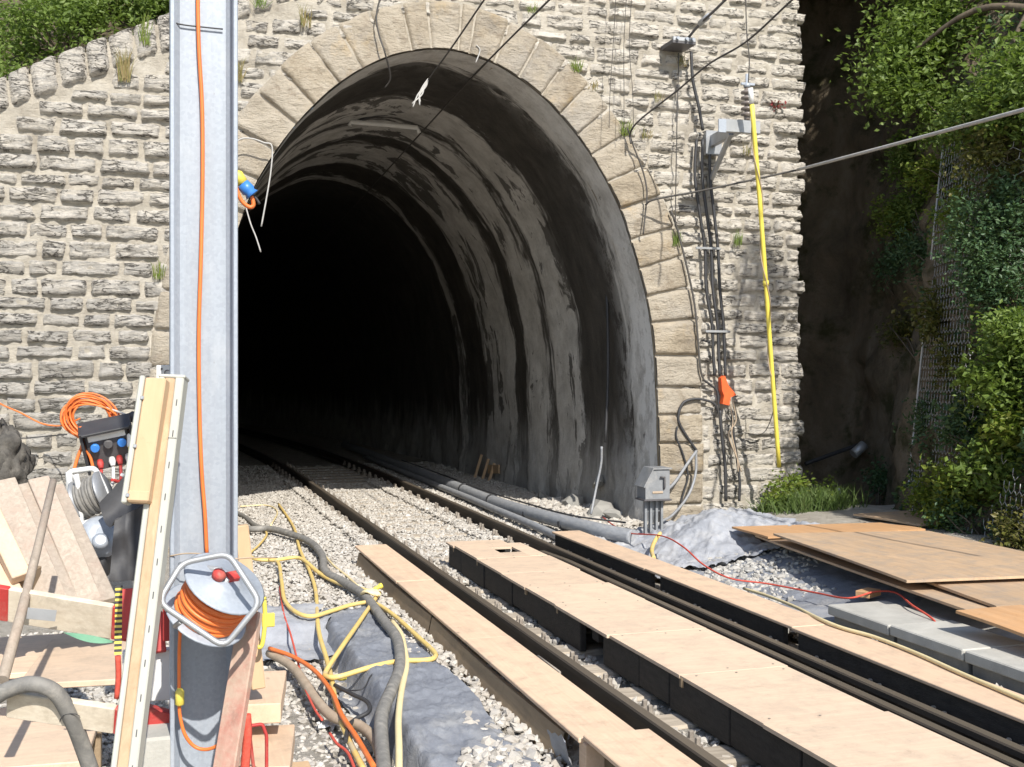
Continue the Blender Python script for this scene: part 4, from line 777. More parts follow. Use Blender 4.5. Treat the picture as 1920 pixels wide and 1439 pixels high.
for i, (u, v, h, n, sp, mt, lb) in enumerate(((232, 150, .36, 70, .10, M_DRY, 'grass tuft growing from the left wall below the coping'), (272, 82, .34, 50, .10, M_LEAFY, 'grass tuft on the coping beside the mast'), (573, 48, .26, 40, .08, M_DRY, 'dry tuft above the left arch stones'),
        (488, 12, .2, 40, .14, M_LEAF, 'green tuft at the wall top right of the mast'), (446, 150, .26, 60, .14, M_DRY, 'dark dry tuft at the arch edge beside the mast'), (1082, 132, .16, 40, .10, M_LEAFY, 'upper grass tuft on the right arch shoulder'), (1175, 252, .18, 60, .16, M_LEAFY, 'larger grass tuft where wires meet the right arch'), (1212, 258, .13, 30, .1, M_DRY, 'small dry tuft right of the larger arch tuft'),
        (1268, 460, .22, 40, .07, M_LEAF, 'green tuft on the outer edge of the right pier'), (1384, 460, .22, 30, .06, M_LEAF, 'thin green tuft on the wall near the leaf shadows'), (1277, 122, .14, 30, .08, M_DRY, 'dry tuft under the anchor plate'), (298, 520, .2, 30, .05, M_LEAFY, 'thin tuft beside the left pier at the mast'), (1112, 168, .12, 24, .07, M_DRY, 'tiny dry tuft between the two arch tufts'), (1000, 22, .1, 30, .1, M_LEAFY, 'low tuft above the arch right of the crown'), (1236, 190, .12, 20, .08, M_DRY, 'dry weed on the wall left of the anchor cable'), (1400, 290, .15, 24, .06, M_DRY, 'dry weed on the wall beneath the bracket'))):
    tuft(PY(u, v, YP - .08), h, n, sp, mt, lb, seed=i)
p = PY(1456, 195, YP - .07); P, q = clumps(p, (.06, .03, .09), 6, 7, .05, 3); leafmesh('red_weed', P, np.full(len(P), .05), M_RED, 4, label='small red-leaved weed on the wall right of the insulator', cat='weed')
# tall grass patch at the wall's right foot
r = np.random.default_rng(11)
gt = thing('grass_patch', PZ(1480, 945, .1), 'tall green grass patch at the right foot of the wall', 'grass patch'); v = []; f = []
for i in range(1100):
    x = 7.1 + 1.35 * r.beta(2, 2.2); y = r.uniform(12.2, 13.5) if x > 7.95 else r.uniform(12.2, 13.05); zb = gz(x, y); hh = r.uniform(.12, .34) * (1 if x > 7.4 else .7); d = r.normal(size=2) * .10; k = len(v); s = .006
    v += [(x - s, y, zb), (x + s, y, zb), (x + d[0] * .5 + s, y + d[1] * .5, zb + hh * .6), (x + d[0] * .5 - s, y + d[1] * .5, zb + hh * .6), (x + d[0] * 1.3, y + d[1] * 1.3, zb + hh)]; f += [(k, k + 1, k + 2), (k, k + 2, k + 3), (k + 3, k + 2, k + 4)]
npmesh('blades', np.array(v), np.array(f), M_GRASS, 3, parent=gt)
P, q = clumps((7.75, 12.75, .25), (.5, .35, .28), 90, 20, .13, 21); leafmesh('weeds', P, np.full(len(P), .06), M_LEAFY, 22, parent=gt)
# shrubs, ivy and moss on the bank (placed on its face)
def onbank(u, v, out=.12):
    best = None
    for s in np.arange(6, bd[-1] - 3.2, .1):                          # nearest point of the bank to the sight line
        d = ray(u, v); q0 = bank(s, 3)
        t = (q0.x * d.x + q0.y * d.y) / (d.x ** 2 + d.y ** 2); z = CH + d.z * t; q = bank(s, min(max(z, -.3), 10)); e = V((q.x - d.x * t, q.y - d.y * t)).length
        if best is None or e < best[0]: best = (e, q, s)
    q = best[1]; d = (q - V((0, 0, CH))).normalized(); return q - d * out, best[2]
bl = [  # u, v, radius m, clumps, leaf, material, label
    (1650, 150, .34, 30, .085, M_LEAFY, 'light twiggy shrub reaching left over the dark recess'), (1700, 60, .4, 34, .08, M_LEAF, 'green shrub at the top of the bank left of the big crown'), (1770, 215, .4, 44, .08, M_LEAF, 'leafy shrub above the pale cable, middle of the bank'),
    (1680, 300, .34, 34, .07, M_LEAF, 'small shrub left end of the bank where the pale cable passes'), (1640, 410, .3, 26, .06, M_LEAFY, 'yellowish shrub on the bank edge below the pale cable'), (1760, 330, .36, 34, .07, M_LEAFY, 'shrub just below the pale cable in the middle of the bank'),
    (1860, 300, .4, 34, .07, M_MOSS, 'brownish growth above right where the pale cable leaves the picture'), (1650, 500, .26, 24, .055, M_IVY, 'dark ivy clump on the left edge of the netted bank'), (1730, 470, .36, 40, .055, M_IVY, 'ivy clump in the middle of the netted bank'), (1850, 440, .5, 80, .06, M_IVY, 'broad ivy cover on the right of the netted bank'),
    (1880, 540, .45, 70, .06, M_IVY, 'ivy cover hanging at the right edge below the broad ivy'), (1770, 590, .36, 40, .07, M_MOSS, 'olive moss growth hanging over the wire net'), (1800, 680, .3, 34, .07, M_MOSS, 'lower olive moss growth over the wire net'), (1880, 720, .32, 44, .08, M_LEAF, 'bright green shrub at the right edge of the net'),
    (1885, 890, .36, 50, .085, M_LEAF, 'bright shrub at the lower right edge of the bank'), (1800, 905, .28, 30, .07, M_LEAFY, 'low weeds at the foot of the bank'), (1740, 930, .25, 26, .06, M_LEAFY, 'weeds where the net meets the ground'), (1850, 800, .36, 44, .07, M_IVY, 'dark ivy between the two bright right shrubs'), (1545, 70, .22, 26, .07, M_IVY, 'dark shaded shrub hanging beside the wall top'),
    (1590, 900, .2, 22, .06, M_IVY, 'low dark weeds in front of the recess'), (1830, 1060, .22, 26, .06, M_LEAFY, 'low weeds behind the brown plywood sheet'), (1738, 995, .12, 14, .05, M_LEAF, 'little green weed right behind the pale board')]
bl += [(1640, 40, .34, 40, .085, M_LEAF, 'leafy branch above the twiggy shrub, beside the dark recess'), (1590, 140, .2, 16, .08, M_LEAFY, 'thin twig reaching farthest left over the recess'), (1720, 140, .36, 44, .085, M_LEAFY, 'sunny shrub between the recess and the big crown'), (1830, 230, .36, 40, .075, M_LEAF, 'green shrub over the pale cable near the right edge'),
    (1900, 200, .34, 40, .08, M_LEAF, 'shrub at the right edge just above the pale cable'), (1700, 390, .3, 34, .065, M_LEAF, 'green clump under the pale cable on the upper net'), (1800, 400, .32, 40, .06, M_LEAFY, 'yellowish clump left of the broad ivy'), (1900, 380, .36, 50, .06, M_IVY, 'ivy clump at the right edge under the pale cable'),
    (1690, 620, .24, 26, .055, M_MOSS, 'mossy clump on the left edge of the net, mid height'), (1750, 780, .26, 26, .055, M_IVY, 'dark ivy clump low in the middle of the net'), (1905, 640, .34, 50, .07, M_LEAF, 'bright clump at the right edge in the middle of the net'), (1905, 810, .3, 40, .075, M_LEAFY, 'yellow-green clump at the right edge above the lowest shrub'), (1840, 960, .3, 40, .06, M_IVY, 'dark growth at the bank foot behind the plywood'), (1905, 990, .3, 36, .06, M_MOSS, 'brownish growth at the bank foot, right edge'), (1770, 960, .22, 26, .055, M_LEAFY, 'low weeds at the bank foot left of the dark growth')]
for i, (u, v, r_, nc, lf, mt, lb) in enumerate(bl):
    q, s = onbank(u, v, (.2 + r_ * .5) if mt in (M_LEAF, M_LEAFY) else (.08 + r_ * .35)); root, _ = onbank(u + 30, v + 60, -.1)
    shrub('bank_shrub', lb, 'shrub', tuple(root), tuple(q), (r_ * 1.1, r_ * 1.1, r_), int(nc * 1.25), 32, .17, lf, mt, 200 + i, 'growth on the rock bank', .012, .2)
leafP = []
for _ in range(30000):
    s = r.uniform(6.5, 13.0); z = r.uniform(-.1, 8) ; n_ = fbm(s * .9, z * .9, 2)
    if n_ < -.12 or (s > 12.3 and z < 5): continue
    q = bank(s, z); d = (V((0, 0, CH)) - q).normalized(); leafP.append(tuple(q + d * r.uniform(.01, .08)))
leafmesh('ivy_cover', leafP, np.full(len(leafP), .065), M_IVY, 9, .35, kind='stuff', label='thin dark creepers spread over the rock bank', cat='creepers')
# wire net over the bank
net = MB(); cw, chh = .105, .09; nets = {}
s0, s1, zz0, zz1 = 8.9, 12.4, .1, 4.6
def netpt(s, z): q = bank(s, z, False); nv_ = .32 * fbm(q.x * .7, q.y * .7, q.z * .6, 5); d = (V((0, 0, CH)) - q); d.z = 0; d.normalize(); return q + d * (.24 + .05 * fbm(s * .8, z * .8, 5) - nv_)
verts = []; edges = []; vid = {}
def vv(a, b):
    k = (round(a, 4), round(b, 4))
    if k not in vid: vid[k] = len(verts); verts.append(netpt(s0 + a, zz0 + b))
    return vid[k]
ncol, nrow = int((s1 - s0) / cw), int((zz1 - zz0) / (chh * 1.5))
for i in range(ncol):
    for j in range(nrow):
        ox = i * cw + (cw / 2 if j % 2 else 0); oy = j * chh * 1.5
        if fbm(ox * .5 + 4, oy * .5, 9) < -.22: continue
        c_ = [vv(ox, oy), vv(ox + cw / 2, oy + chh * .5), vv(ox + cw / 2, oy + chh * 1.3)]; l_ = vv(ox - cw / 2, oy + chh * .5)
        edges += [(c_[0], c_[1]), (c_[1], c_[2]), (c_[0], l_)]
for a, b in edges: net.tube([verts[a], verts[b]], .0042, 3, 0)
nt_ = thing('wire_net', bank(9, 0), 'rusty hexagonal wire net hung over the rock bank', 'wire net'); net.build('mesh', M_WIRE, nt_)
MB().tube([netpt(12.36, z) for z in np.arange(.1, 4.7, .3)], .014, 6, 3).build('edge_rope', M_WIRE, nt_)
# the tree on the bank whose crown shades the recess and the wall's edge
tr = thing('tree', bank(10, 4.2), 'broad leafy tree on the bank, sunlit branches in the upper right corner', 'tree'); P = []; tips = []
crown = [((8.75, 10.4, 5.1), (.55, .5, .45), 26), ((9.3, 9.7, 5.2), (.7, .5, .45), 28), ((8.6, 9.2, 4.7), (.45, .4, .35), 30), ((8.72, 12.2, 5.6), (.45, .45, .7), 60), ((9.4, 12.2, 6.2), (.7, .5, .8), 70), ((8.75, 12.3, 7.2), (.5, .5, .8), 60), ((9.6, 12.3, 7.8), (.8, .5, .9), 80), ((8.68, 12.2, 8.6), (.45, .5, .7), 50), ((9.5, 12.2, 9.3), (.9, .6, .9), 80), ((10.3, 11.6, 6.6), (.7, .6, .7), 50), ((7.9, 6.9, 8.2), (.42, .5, .9), 34)]
for i, (c, rad, n_) in enumerate(crown):
    a, q = clumps(c, rad, n_, 44, .34, 400 + i, .3); P.append(a); tips.append(c)
P = np.concatenate(P); leafmesh('crown', P, np.full(len(P), .085), M_LEAF, 31, .5, parent=tr)
m = MB(); b0 = bank(10, 4.4) + V((.5, 0, -.6)); f0 = V((9.6, 10.4, 6.2)); m.tube([b0, (b0 + f0) / 2 + V((.15, 0, .1)), f0], .13, 8, 5, True, lambda u: 1 - .35 * u)
for c in tips: m.tube([f0 - V((0, 0, .4)), (f0 + V(c)) / 2 + V((0, 0, .15)), V(c)], .055, 6, 5, True, lambda u: 1 - .7 * u)
m.build('trunk', M_BARK, tr)
# ================================================================== LEFT FOREGROUND
# ------------------------------------------------------------------ catenary mast (H section)
MX, MY = .172, 4.42; mast = thing('catenary_mast', (MX, MY, -.35), 'tall galvanised steel H-beam mast standing in the left foreground', 'mast')
hw = .118
for s, nm in ((-1, 'left'), (1, 'right')): MB().box((MX + s * (hw - .008), MY, 3.4), (.016, .24, 7.6), ch=.003).build('flange', M_GALV, mast)
MB().box((MX, MY, 3.4), (hw * 2 - .034, .011, 7.6), ch=.001).build('web', M_GALV, mast)
for s in (-1, 1): MB().add([(MX + s * (hw - .0165), MY - .0058, -.4), (MX + s * (hw - .036), MY - .0058, -.4), (MX + s * (hw - .0165), MY - .026, -.4), (MX + s * (hw - .0165), MY - .0058, 7.2), (MX + s * (hw - .036), MY - .0058, 7.2), (MX + s * (hw - .0165), MY - .026, 7.2)], [(1, 2, 5, 4)]).build('fillet', M_GALV, mast)
WB = MY - .03
m = MB(); m.tube(wirep([(372, -60), (371, 0), (373, 90), (379, 200), (380, 330), (377, 480), (373, 620), (374, 760), (378, 880), (384, 960), (388, 1040)], WB), .0072, 8, 6); m.build('cable', M_ORC, label='orange cable running straight down the face of the mast', cat='cable')
m = MB(); m.tube(wirep([(325, 30), (328, 42), (345, 47), (380, 51), (418, 55)], WB + .012), .003, 5, 4); m.build('wire_tie', M_CABLE, label='thin dark wire tied across the mast near the top', cat='wire')
# white notice plate half hidden behind the mast
sgp = thing('notice_plate', PY(325, 712, 4.75), 'small white notice plate peeking out left of the mast', 'sign'); p = PY(328, 709, 4.75)
MB().box((p.x, 4.75, p.z), (.14, .006, .10), ch=.002).build('plate', M_WHITE, sgp)
p = PY(303, 692, 4.745); MB().lathe([(.004, 0), (.004, .004)], p, (0, -1, 0), 8).build('screw', M_DGREY, sgp)
def text(s, loc, size, mat, parent, rot=(R(90), 0, 0), name='lettering'):
    cu = bpy.data.curves.new(name, 'FONT'); cu.body = s; cu.size = size; cu.extrude = .001; tmp = bpy.data.objects.new('tmp', cu); scene.collection.objects.link(tmp)
    dg = bpy.context.evaluated_depsgraph_get(); me = bpy.data.meshes.new_from_object(tmp.evaluated_get(dg)); bpy.data.objects.remove(tmp); me.materials.clear(); me.materials.append(mat)
    o = link(name, me, loc, parent); o.rotation_euler = rot; return o
text('Ca', PY(307, 705, 4.743), .034, M_DGREY, sgp)
# ------------------------------------------------------------------ cable reel on its frame
YR = 4.12; rl = thing('cable_reel', PY(400, 1210, YR), 'galvanised cable reel with orange cable and tubular frame tied to the mast', 'cable reel')
ax = (V((CS, -SN, 0)) * .50 + V((0, 0, 1)) * .74 - V((SN, CS, 0)) * .34).normalized(); c_lo = PY(386, 1152, YR); Lr = .15
MB().lathe([(.02, -.004), (.145, -.004), (.15, 0), (.145, .004), (.02, .004)], c_lo, ax, 32).build('lower_flange', M_GALV, rl)
uf_ = MB().lathe([(.02, -.004), (.14, -.004), (.147, 0), (.14, .005), (.06, .006), (.055, .016), (.02, .018)], c_lo + ax * Lr, ax, 32).build('upper_flange', M_GALV, rl)
MB().lathe([(.06, .004), (.06, Lr - .004)], c_lo, ax, 20).build('drum', M_STEEL, rl)
x_ = ax.orthogonal().normalized(); y_ = ax.cross(x_); nt_w = 9
for lay, rr in ((0, .112), (1, .101)):
    for i in range(nt_w - lay * 2):
        h_ = .016 + (i + lay) * (Lr - .034) / (nt_w - 1); tl = random.uniform(-.02, .02); ph = random.uniform(0, 6); rad = rr + random.uniform(-.006, .006)
        MB().tube([c_lo + ax * (h_ + tl * math.sin(a + ph) * .3) + (x_ * math.cos(a) + y_ * math.sin(a)) * rad for a in np.linspace(0, 2 * math.pi, 33)[:-1]], .0082, 7, 0, closed=True).build('cable_winding', M_ORC, rl)
cp = PY(413, 1080, YR - .09); MB().box(c_lo + ax * (Lr + .022) + x_ * .02, (.05, .035, .03), ax.to_track_quat('Z', 'Y').to_matrix()).build('red_socket', M_REDP, uf_)
MB().lathe([(.022, 0), (.024, .02), (.012, .03)], c_lo + ax * (Lr + .02) - x_ * .03 + y_ * .02, ax, 12).build('red_plug', M_REDP, uf_)
def rounded(pts, r, k=4):
    out = []; n = len(pts)
    for i in range(n):
        p, a, b = V(pts[i]), V(pts[i - 1]), V(pts[(i + 1) % n]); da = (a - p).normalized() * r; db = (b - p).normalized() * r
        for j in range(k + 1): t = j / k; out.append((p + da) * (1 - t) ** 2 + p * 2 * t * (1 - t) + (p + db) * t * t)
    return out
MB().tube(rounded([PY(297, 1130, YR - .2), PY(420, 1214, YR - .24), PY(488, 1130, YR - .24), PY(428, 1038, YR - .16), PY(340, 1056, YR - .14)], .035), .0105, 9, 0, closed=True).build('frame', M_STEEL, rl)
MB().tube([c_lo - ax * .02, PY(330, 1175, YR - .1), PY(340, 1165, YR - .21)], .009, 7, 3).build('frame_brace', M_STEEL, rl)
MB().tube([PY(338, 1060, YR + .06), PY(375, 1064, YR - .02), PY(415, 1070, YR - .06)], .011, 8, 3).build('handle', M_STEEL, rl)
MB().tube([c_lo - ax * .03, c_lo + ax * (Lr + .03)], .014, 8, 0).build('spindle', M_STEEL, rl)
m = MB(); m.tube(wirep([(338, 1178), (336, 1230), (336, 1310), (338, 1345), (348, 1380), (368, 1402), (395, 1404), (425, 1385), (445, 1360)], [4.25, 4.28, 4.28, 4.28, 4.28, 4.28, 4.26, 4.22, 4.2]), .0065, 7, 6); m.build('cable', M_ORC, label='orange cable hanging in a loop below the reel', cat='cable')
p0 = PY(337, 1308, 4.27); MB().lathe([(.008, 0), (.016, .006), (.016, .05), (.009, .062)], p0 - V((0, 0, .03)), (0, 0, 1), 10).build('inline_plug', M_YEL, label='small yellow plug in the orange cable below the reel', cat='plug')
m = MB(); m.tube(wirep([(318, 1043), (350, 1038), (390, 1040), (430, 1048), (470, 1046), (520, 1046)], [4.3, 4.27, 4.26, 4.27, 4.28, 4.4]), .0028, 5, 5); m.build('rusty_wire', M_TANH, label='rusty wire twisted round the mast above the reel', cat='wire')
# ------------------------------------------------------------------ formwork beams leaning in front of the mast
A, B = PY(322, 709, 4.05), PY(226, 1490, 3.75); d = (B - A).normalized(); rt = V((CS, -SN, 0)); rt = (rt - d * rt.dot(d)).normalized(); fr = d.cross(rt)
if fr.y > 0: fr = -fr
fb = thing('formwork_beam', B, 'tall leaning formwork beam with slotted pale metal edge and timber core', 'formwork beam'); Mx = Matrix((rt, d, fr)).transposed(); c = (A + B) / 2; L = (B - A).length
MB().box(c + rt * .002, (.034, L, .05), Mx).build('timber_core', M_BEAMW, fb)
sp_ = MB().box(c + rt * .0345, (.030, L, .056), Mx).build('slotted_profile', M_ALU, fb); MB().box(c - rt * .0245, (.018, L, .056), Mx).build('grey_profile', M_ALU, fb)
MB().box(A + d * .0 + rt * .008, (.09, .012, .06), Mx).build('end_cap', M_ALU, fb)
for i in range(15): MB().box(A + d * (.09 + i * .105) + rt * .035 + fr * .0285, (.0035, .022, .002), Mx, .0005).build('slot', M_DGREY, sp_)
MB().box(A + d * .21 + rt * .0345 + fr * .0285, (.029, .002, .002), Mx, .0003).build('seam', M_DGREY, fb)
p2 = PY(296, 712, 4.0); q2 = PY(262, 944, 3.93); d2 = (q2 - p2).normalized()
f2 = thing('formwork_panel', q2, 'short tan formwork panel clamped to the left of the tall leaning beam', 'formwork panel')
MB().box((p2 + q2) / 2 + rt * .0, (.068, (q2 - p2).length, .05), Matrix((rt, d2, fr)).transposed()).build('panel', M_FORMTAN, f2)
MB().box((p2 + q2) / 2 - rt * .044, (.018, (q2 - p2).length + .01, .06), Matrix((rt, d2, fr)).transposed()).build('metal_edge', M_ALU, f2); MB().box(q2 - d2 * .02 + fr * .003, (.07, .035, .05), Matrix((rt, d2, fr)).transposed()).build('end_strip', M_FORMTAN, f2)
for i in range(3): MB().box(p2 + d2 * (.07 + i * .16) - rt * .033 + fr * .03, (.012, .012, .006), Mx).build('rivet', M_STEEL, f2)
# ------------------------------------------------------------------ planks on edge / pile far left
def plank(pix0, pix1, Y0, Y1, wd, th, mat, name, label, cat, up=None, **kw):
    a, b = PY(*pix0, Y0), PY(*pix1, Y1); return MB().beam(a, b, wd, th, up or (0, -1, .6)).build(name, mat, None, label, cat, **kw)
for i, (u0, v0, u1, v1, w_, lb) in enumerate(((0, 905, 95, 1130, .16, 'leftmost leaning grey plank at the picture edge'), (40, 912, 140, 1130, .13, 'second leaning grey plank from the left'), (72, 900, 170, 1130, .11, 'third leaning grey plank, beside the round pole'), (98, 915, 196, 1130, .12, 'rightmost leaning grey plank, next to the white hose reel'))):
    plank((u0, v0), (u1, v1), 6.9, 6.2, w_, .04, M_GREYW, 'leaning_plank', lb, 'plank', (.15, -1, .9), group='leaning grey planks')
for i, (u0, v0, u1, v1, lb) in enumerate(((-20, 960, 40, 1085, 'upper of two dark-edged timbers at the left picture edge'), (-20, 1030, 25, 1120, 'lower of two dark-edged timbers at the left picture edge'))):
    plank((u0, v0), (u1, v1), 6.2, 6.0, .09, .07, M_PLYL, 'squared_timber', lb, 'timber', (.15, -1, .9))
MB().beam(PY(-30, 1080, 6.25), PY(60, 1092, 6.2), .25, .12).build('support_timber', M_PLYD, label='dark timber block under the leaning planks at the picture edge', cat='timber')
m = MB(); m.tube(wirep([(100, 902), (70, 1030), (40, 1150), (5, 1275)], [5.7, 5.35, 5.0, 4.7]), .020, 10, 0, rf=lambda t: .8 + .3 * t); m.build('round_pole', M_GREYW, label='round grey wooden pole leaning across the planks on the left', cat='pole')
# red-white barrier boards
def board(u0, v0, u1, v1, Y0, Y1, ht, name, lb, reds, th=.03):
    a, b = PY(u0, v0, Y0), PY(u1, v1, Y1); t = thing(name, (a + b) / 2 - V((0, 0, ht / 2)), lb, 'barrier board'); dd = b - a; tl = (0, -.35, 1)
    prev = 0
    for r0, r1 in reds + [(1, 1)]:
        if r0 > prev: MB().beam(a + dd * prev, a + dd * (r0 - .0005), th, ht, tl).build('white_field', M_WHITEW, t)
        if r1 > r0: MB().beam(a + dd * r0, a + dd * (r1 - .0005), th, ht, tl).build('red_field', M_REDP, t)
        prev = r1
    return t
bb = board(-60, 1120, 250, 1172, 5.2, 5.0, .155, 'barrier_board', 'weathered red and white barrier board lying across the left timber pile', [(.12, .25), (.875, 1.0)])
p = PY(80, 1148, 5.05); MB().box(p + V((0, -.05, .0)), (.11, .002, .045), Matrix.Rotation(.16, 3, 'Y')).build('grey_patch', M_STEEL, bb)
b2 = board(15, 1318, 222, 1350, 4.35, 4.25, .105, 'barrier_board', 'short white board end with a scribbled mark, low on the left', [(.97, 1.0)])
p = PY(128, 1338, 4.27); pts = [(-.025, -.018), (-.015, 0), (0, .006), (.022, .004), (.03, .001)]
MB().tube([p + V((a, -.026 - b * .3, b)) for a, b in pts], .0016, 4, 3).build('scribble', M_CABLE, b2); MB().tube([p + V((a, -.028 - b * .3, b)) for a, b in ((-.02, -.004), (-.024, -.012), (-.026, -.022))], .0016, 4, 0).build('scribble', M_CABLE, b2)
MB().tube([p + V((a, -.028 - b * .3, b)) for a, b in ((.03, .001), (.038, -.004), (.04, -.012))], .0012, 4, 0).build('scribble', M_CABLE, b2)
m = MB(); m.grid(lambda a, b: tuple(PY(118 + 100 * a, 1186 + 18 * a + (-4 + 14 * b) * math.sin(a * 3.1), 4.9 - .02 * b)), 10, 3); m.build('green_strap', simple('green_strap', (.18, .38, .24), (.12, .28, .18), 9), label='green strap tucked under the long barrier board', cat='strap')
# plywood boards of the pile
for i, (u0, v0, u1, v1, wd, z_, lb) in enumerate(((-40, 1195, 130, 1200, .85, .33, 'big plywood board of the left pile at the picture edge'), (100, 1195, 235, 1205, .95, .345, 'plywood board of the left pile beside the striped strap'))):
    a, b = PZ(u0, v0, z_), PZ(u1, v1, z_); c = (a + b) / 2; MB().box((c.x, c.y - wd / 2, z_), ((b - a).length, wd, .03), Matrix.Rotation(-.03 - .05 * i, 3, 'Z')).build('pile_board', M_PLY, label=lb, cat='board')
a = PZ(60, 1385, .22); MB().box((a.x - .05, a.y + .1, .2), (.62, .9, .03), Matrix.Rotation(-.05, 3, 'Z')).build('pile_board', M_PLY, label='lower plywood board under the white board end, bottom left', cat='board')
for i, (x, yy) in enumerate(((-.75, 4.6), (-.35, 4.7), (-.75, 5.6), (-.3, 5.6))): MB().box((x, yy, -.03), (.14, .14, .42)).build('pile_block', M_PLYD, label=('front left', 'front right', 'rear left', 'rear right')[i] + ' timber block carrying the left board pile', cat='block')
m = MB(); m.tube([PY(-25, 1320, 4.3), PY(10, 1296, 4.28), PY(60, 1283, 4.25), PY(105, 1300, 4.25), PY(135, 1350, 4.28), PY(155, 1400, 4.32), PY(172, 1450, 4.34)], .028, 12, 6); m.build('hose', M_GREYH, label='thick grey hose looping over the white board at bottom left', cat='hose')
# striped strap and red trestle
ss = thing('striped_tape', PY(218, 1200, 4.6), 'yellow and black striped tape hanging beside the leaning beam', 'tape'); a, b = PY(223, 1098, 4.6), PY(221, 1228, 4.55)
n_ = 26
for i in range(n_):
    q0 = a + (b - a) * (i / n_); q1 = a + (b - a) * ((i + .96) / n_); MB().beam(q0, q1, .026, .006, (0, -1, 0), .001).build('stripe', M_YEL if i % 2 else M_BLACKP, ss)
m = MB(); m.tube(wirep([(221, 1230), (222, 1270), (219, 1310)], 4.55), .011, 6, 4); m.build('rope', M_REDR, label='red rope end below the striped tape', cat='rope')
red = thing('red_trestle', PY(290, 1425, 4.45), 'chipped red steel trestle behind the leaning beam', 'trestle')
MB().beam(PY(232, 1345, 4.5), PY(330, 1372, 4.5), .06, .13).build('rail', M_REDP, red); MB().beam(PY(318, 1130, 4.62), PY(318, 1200, 4.62), .05, .05, (0, 1, 0)).build('post', M_REDP, red); MB().beam(PY(285, 1150, 4.75), PY(292, 1225, 4.7), .08, .05, (0, 1, 0)).build('post', M_REDP, red); MB().beam(PY(236, 1105, 4.95), PY(240, 1200, 4.9), .08, .05, (0, 1, 0)).build('post', M_REDP, red)
MB().box(PY(285, 1265, 4.75), (.22, .05, .20)).build('white_crate', M_WHITE, label='pale box face standing in the shade left of the mast', cat='box')
MB().box(PY(288, 1405, 4.4), (.13, .2, .14), ch=.01).build('concrete_block', M_CONC, label='small concrete block with a bolt beside the mast foot', cat='block')
MB().lathe([(.022, 0), (.022, .03), (.012, .032), (.012, .06)], PY(292, 1385, 4.33) - V((0, 0, .05)), (0, 0, 1), 6, False).build('anchor_bolt', M_BOLT, label='rusty bolt on the concrete block beside the mast foot', cat='bolt')
MB().beam(PY(310, 1000, 4.62), PY(325, 1004, 4.6), .02, .022).build('yellow_tab', M_YEL, label='yellow tab sticking out behind the beam, lower one', cat='tab'); MB().beam(PY(312, 925, 4.62), PY(326, 925, 4.6), .02, .03).build('yellow_tab', M_YEL, label='yellow tab sticking out behind the beam, upper one', cat='tab')
# ------------------------------------------------------------------ right of the mast: reddish board, post, clamp, beams
plank((470, 1150), (418, 1470), 4.2, 3.95, .085, .03, wood('worn_red_board', (.50, .36, .28), (.38, .27, .20), 2, .7, dirt=(.42, .08, .06), damt=.8), 'worn_board', 'worn board with red paint leaning against the right mast flange', 'board', (-.7, -1, 0))
plank((452, 985), (484, 1290), 4.75, 4.72, .055, .06, M_FORMTAN, 'timber_post', 'upright tan timber post right behind the mast', 'post', (0, -1, 0))
yc = thing('yellow_clamp', PY(492, 1215, 4.6), 'yellow steel clamp hooked on the timber post', 'clamp')
MB().box(PY(503, 1163, 4.62), (.05, .012, .055)).build('jaw', M_YEL, yc); MB().tube(wirep([(495, 1120), (497, 1160), (494, 1195), (490, 1212), (483, 1214)], 4.62), .009, 8, 4).build('bar', M_YEL, yc)
for i, (u0, v0, u1, v1, Y0, Y1, w_, lb) in enumerate(((486, 1260, 492, 1360, 5.2, 4.7, .16, 'upper short beam of the stack right of the mast foot'), (500, 1370, 505, 1440, 4.75, 4.5, .16, 'lower short beam of the stack right of the mast foot'))):
    a, b = PY(u0, v0, Y0), PY(u1, v1, Y1); MB().box(((a.x + b.x) / 2, (a.y + b.y) / 2, a.z - .04 - .02 * i), (.19, .52, .08), Matrix.Rotation(-.15, 3, 'Z')).build('short_beam', M_PLYL, label=lb, cat='beam')
MB().box((.52, 4.75, -.08), (.24, .6, .42)).build('crate', M_FORMTAN, label='low wooden crate carrying the short beams right of the mast', cat='crate')
m = MB(); m.tube(wirep([(462, 1340), (464, 1380), (460, 1430), (458, 1460)], 4.05), .016, 8, 5); m.build('rope', M_REDR, label='thick red rope hanging beside the mast foot', cat='rope')
m = MB(); m.tube(rounded(wirep([(466, 1362), (492, 1358), (500, 1380), (500, 1460), (478, 1460)], 4.15), .01), .0065, 7, 0, closed=True); m.build('red_hoop', M_REDP, label='red bent steel hoop at the bottom edge right of the mast', cat='hoop')
# ------------------------------------------------------------------ hoses and cables in the trench
def ghose(pix, lift, r, mat, label, name='hose', cat='hose', k=6, n=9):
    pts = []
    for i, q in enumerate(pix):
        w_ = PZ(q[0], q[1], -.15); zz_ = -.145 - .05 * sst(1.3, 1.1, w_.x) * sst(9.2, 8.2, w_.y)      # gentle: slack hoses bridge the trench edge
        pts.append(PZ(q[0], q[1], zz_ + r + (lift[i] if isinstance(lift, list) else lift)))
    r *= .9; m = MB(); m.tube(pts, r, n, k); return m.build(name, mat, None, label, cat)
ghose([(430, 985), (470, 992), (505, 992), (545, 1002), (582, 1017), (604, 1042), (610, 1072), (645, 1092), (682, 1116), (720, 1165), (745, 1200), (750, 1250), (736, 1290), (716, 1340), (716, 1400), (722, 1470)], .03, .043, M_GREYH, 'fat grey hose snaking over the ballast and down the trench edge')
ghose([(440, 960), (460, 970), (478, 985), (500, 992)], 0, .03, M_GREYH, 'second grey hose joining from behind the mast')
ghose([(448, 1000), (462, 1035), (480, 1049), (520, 1050), (562, 1047), (600, 1076), (640, 1096), (682, 1106), (708, 1113)], .03, .021, M_YELH, 'yellow hose running from the mast to the tangle centre')
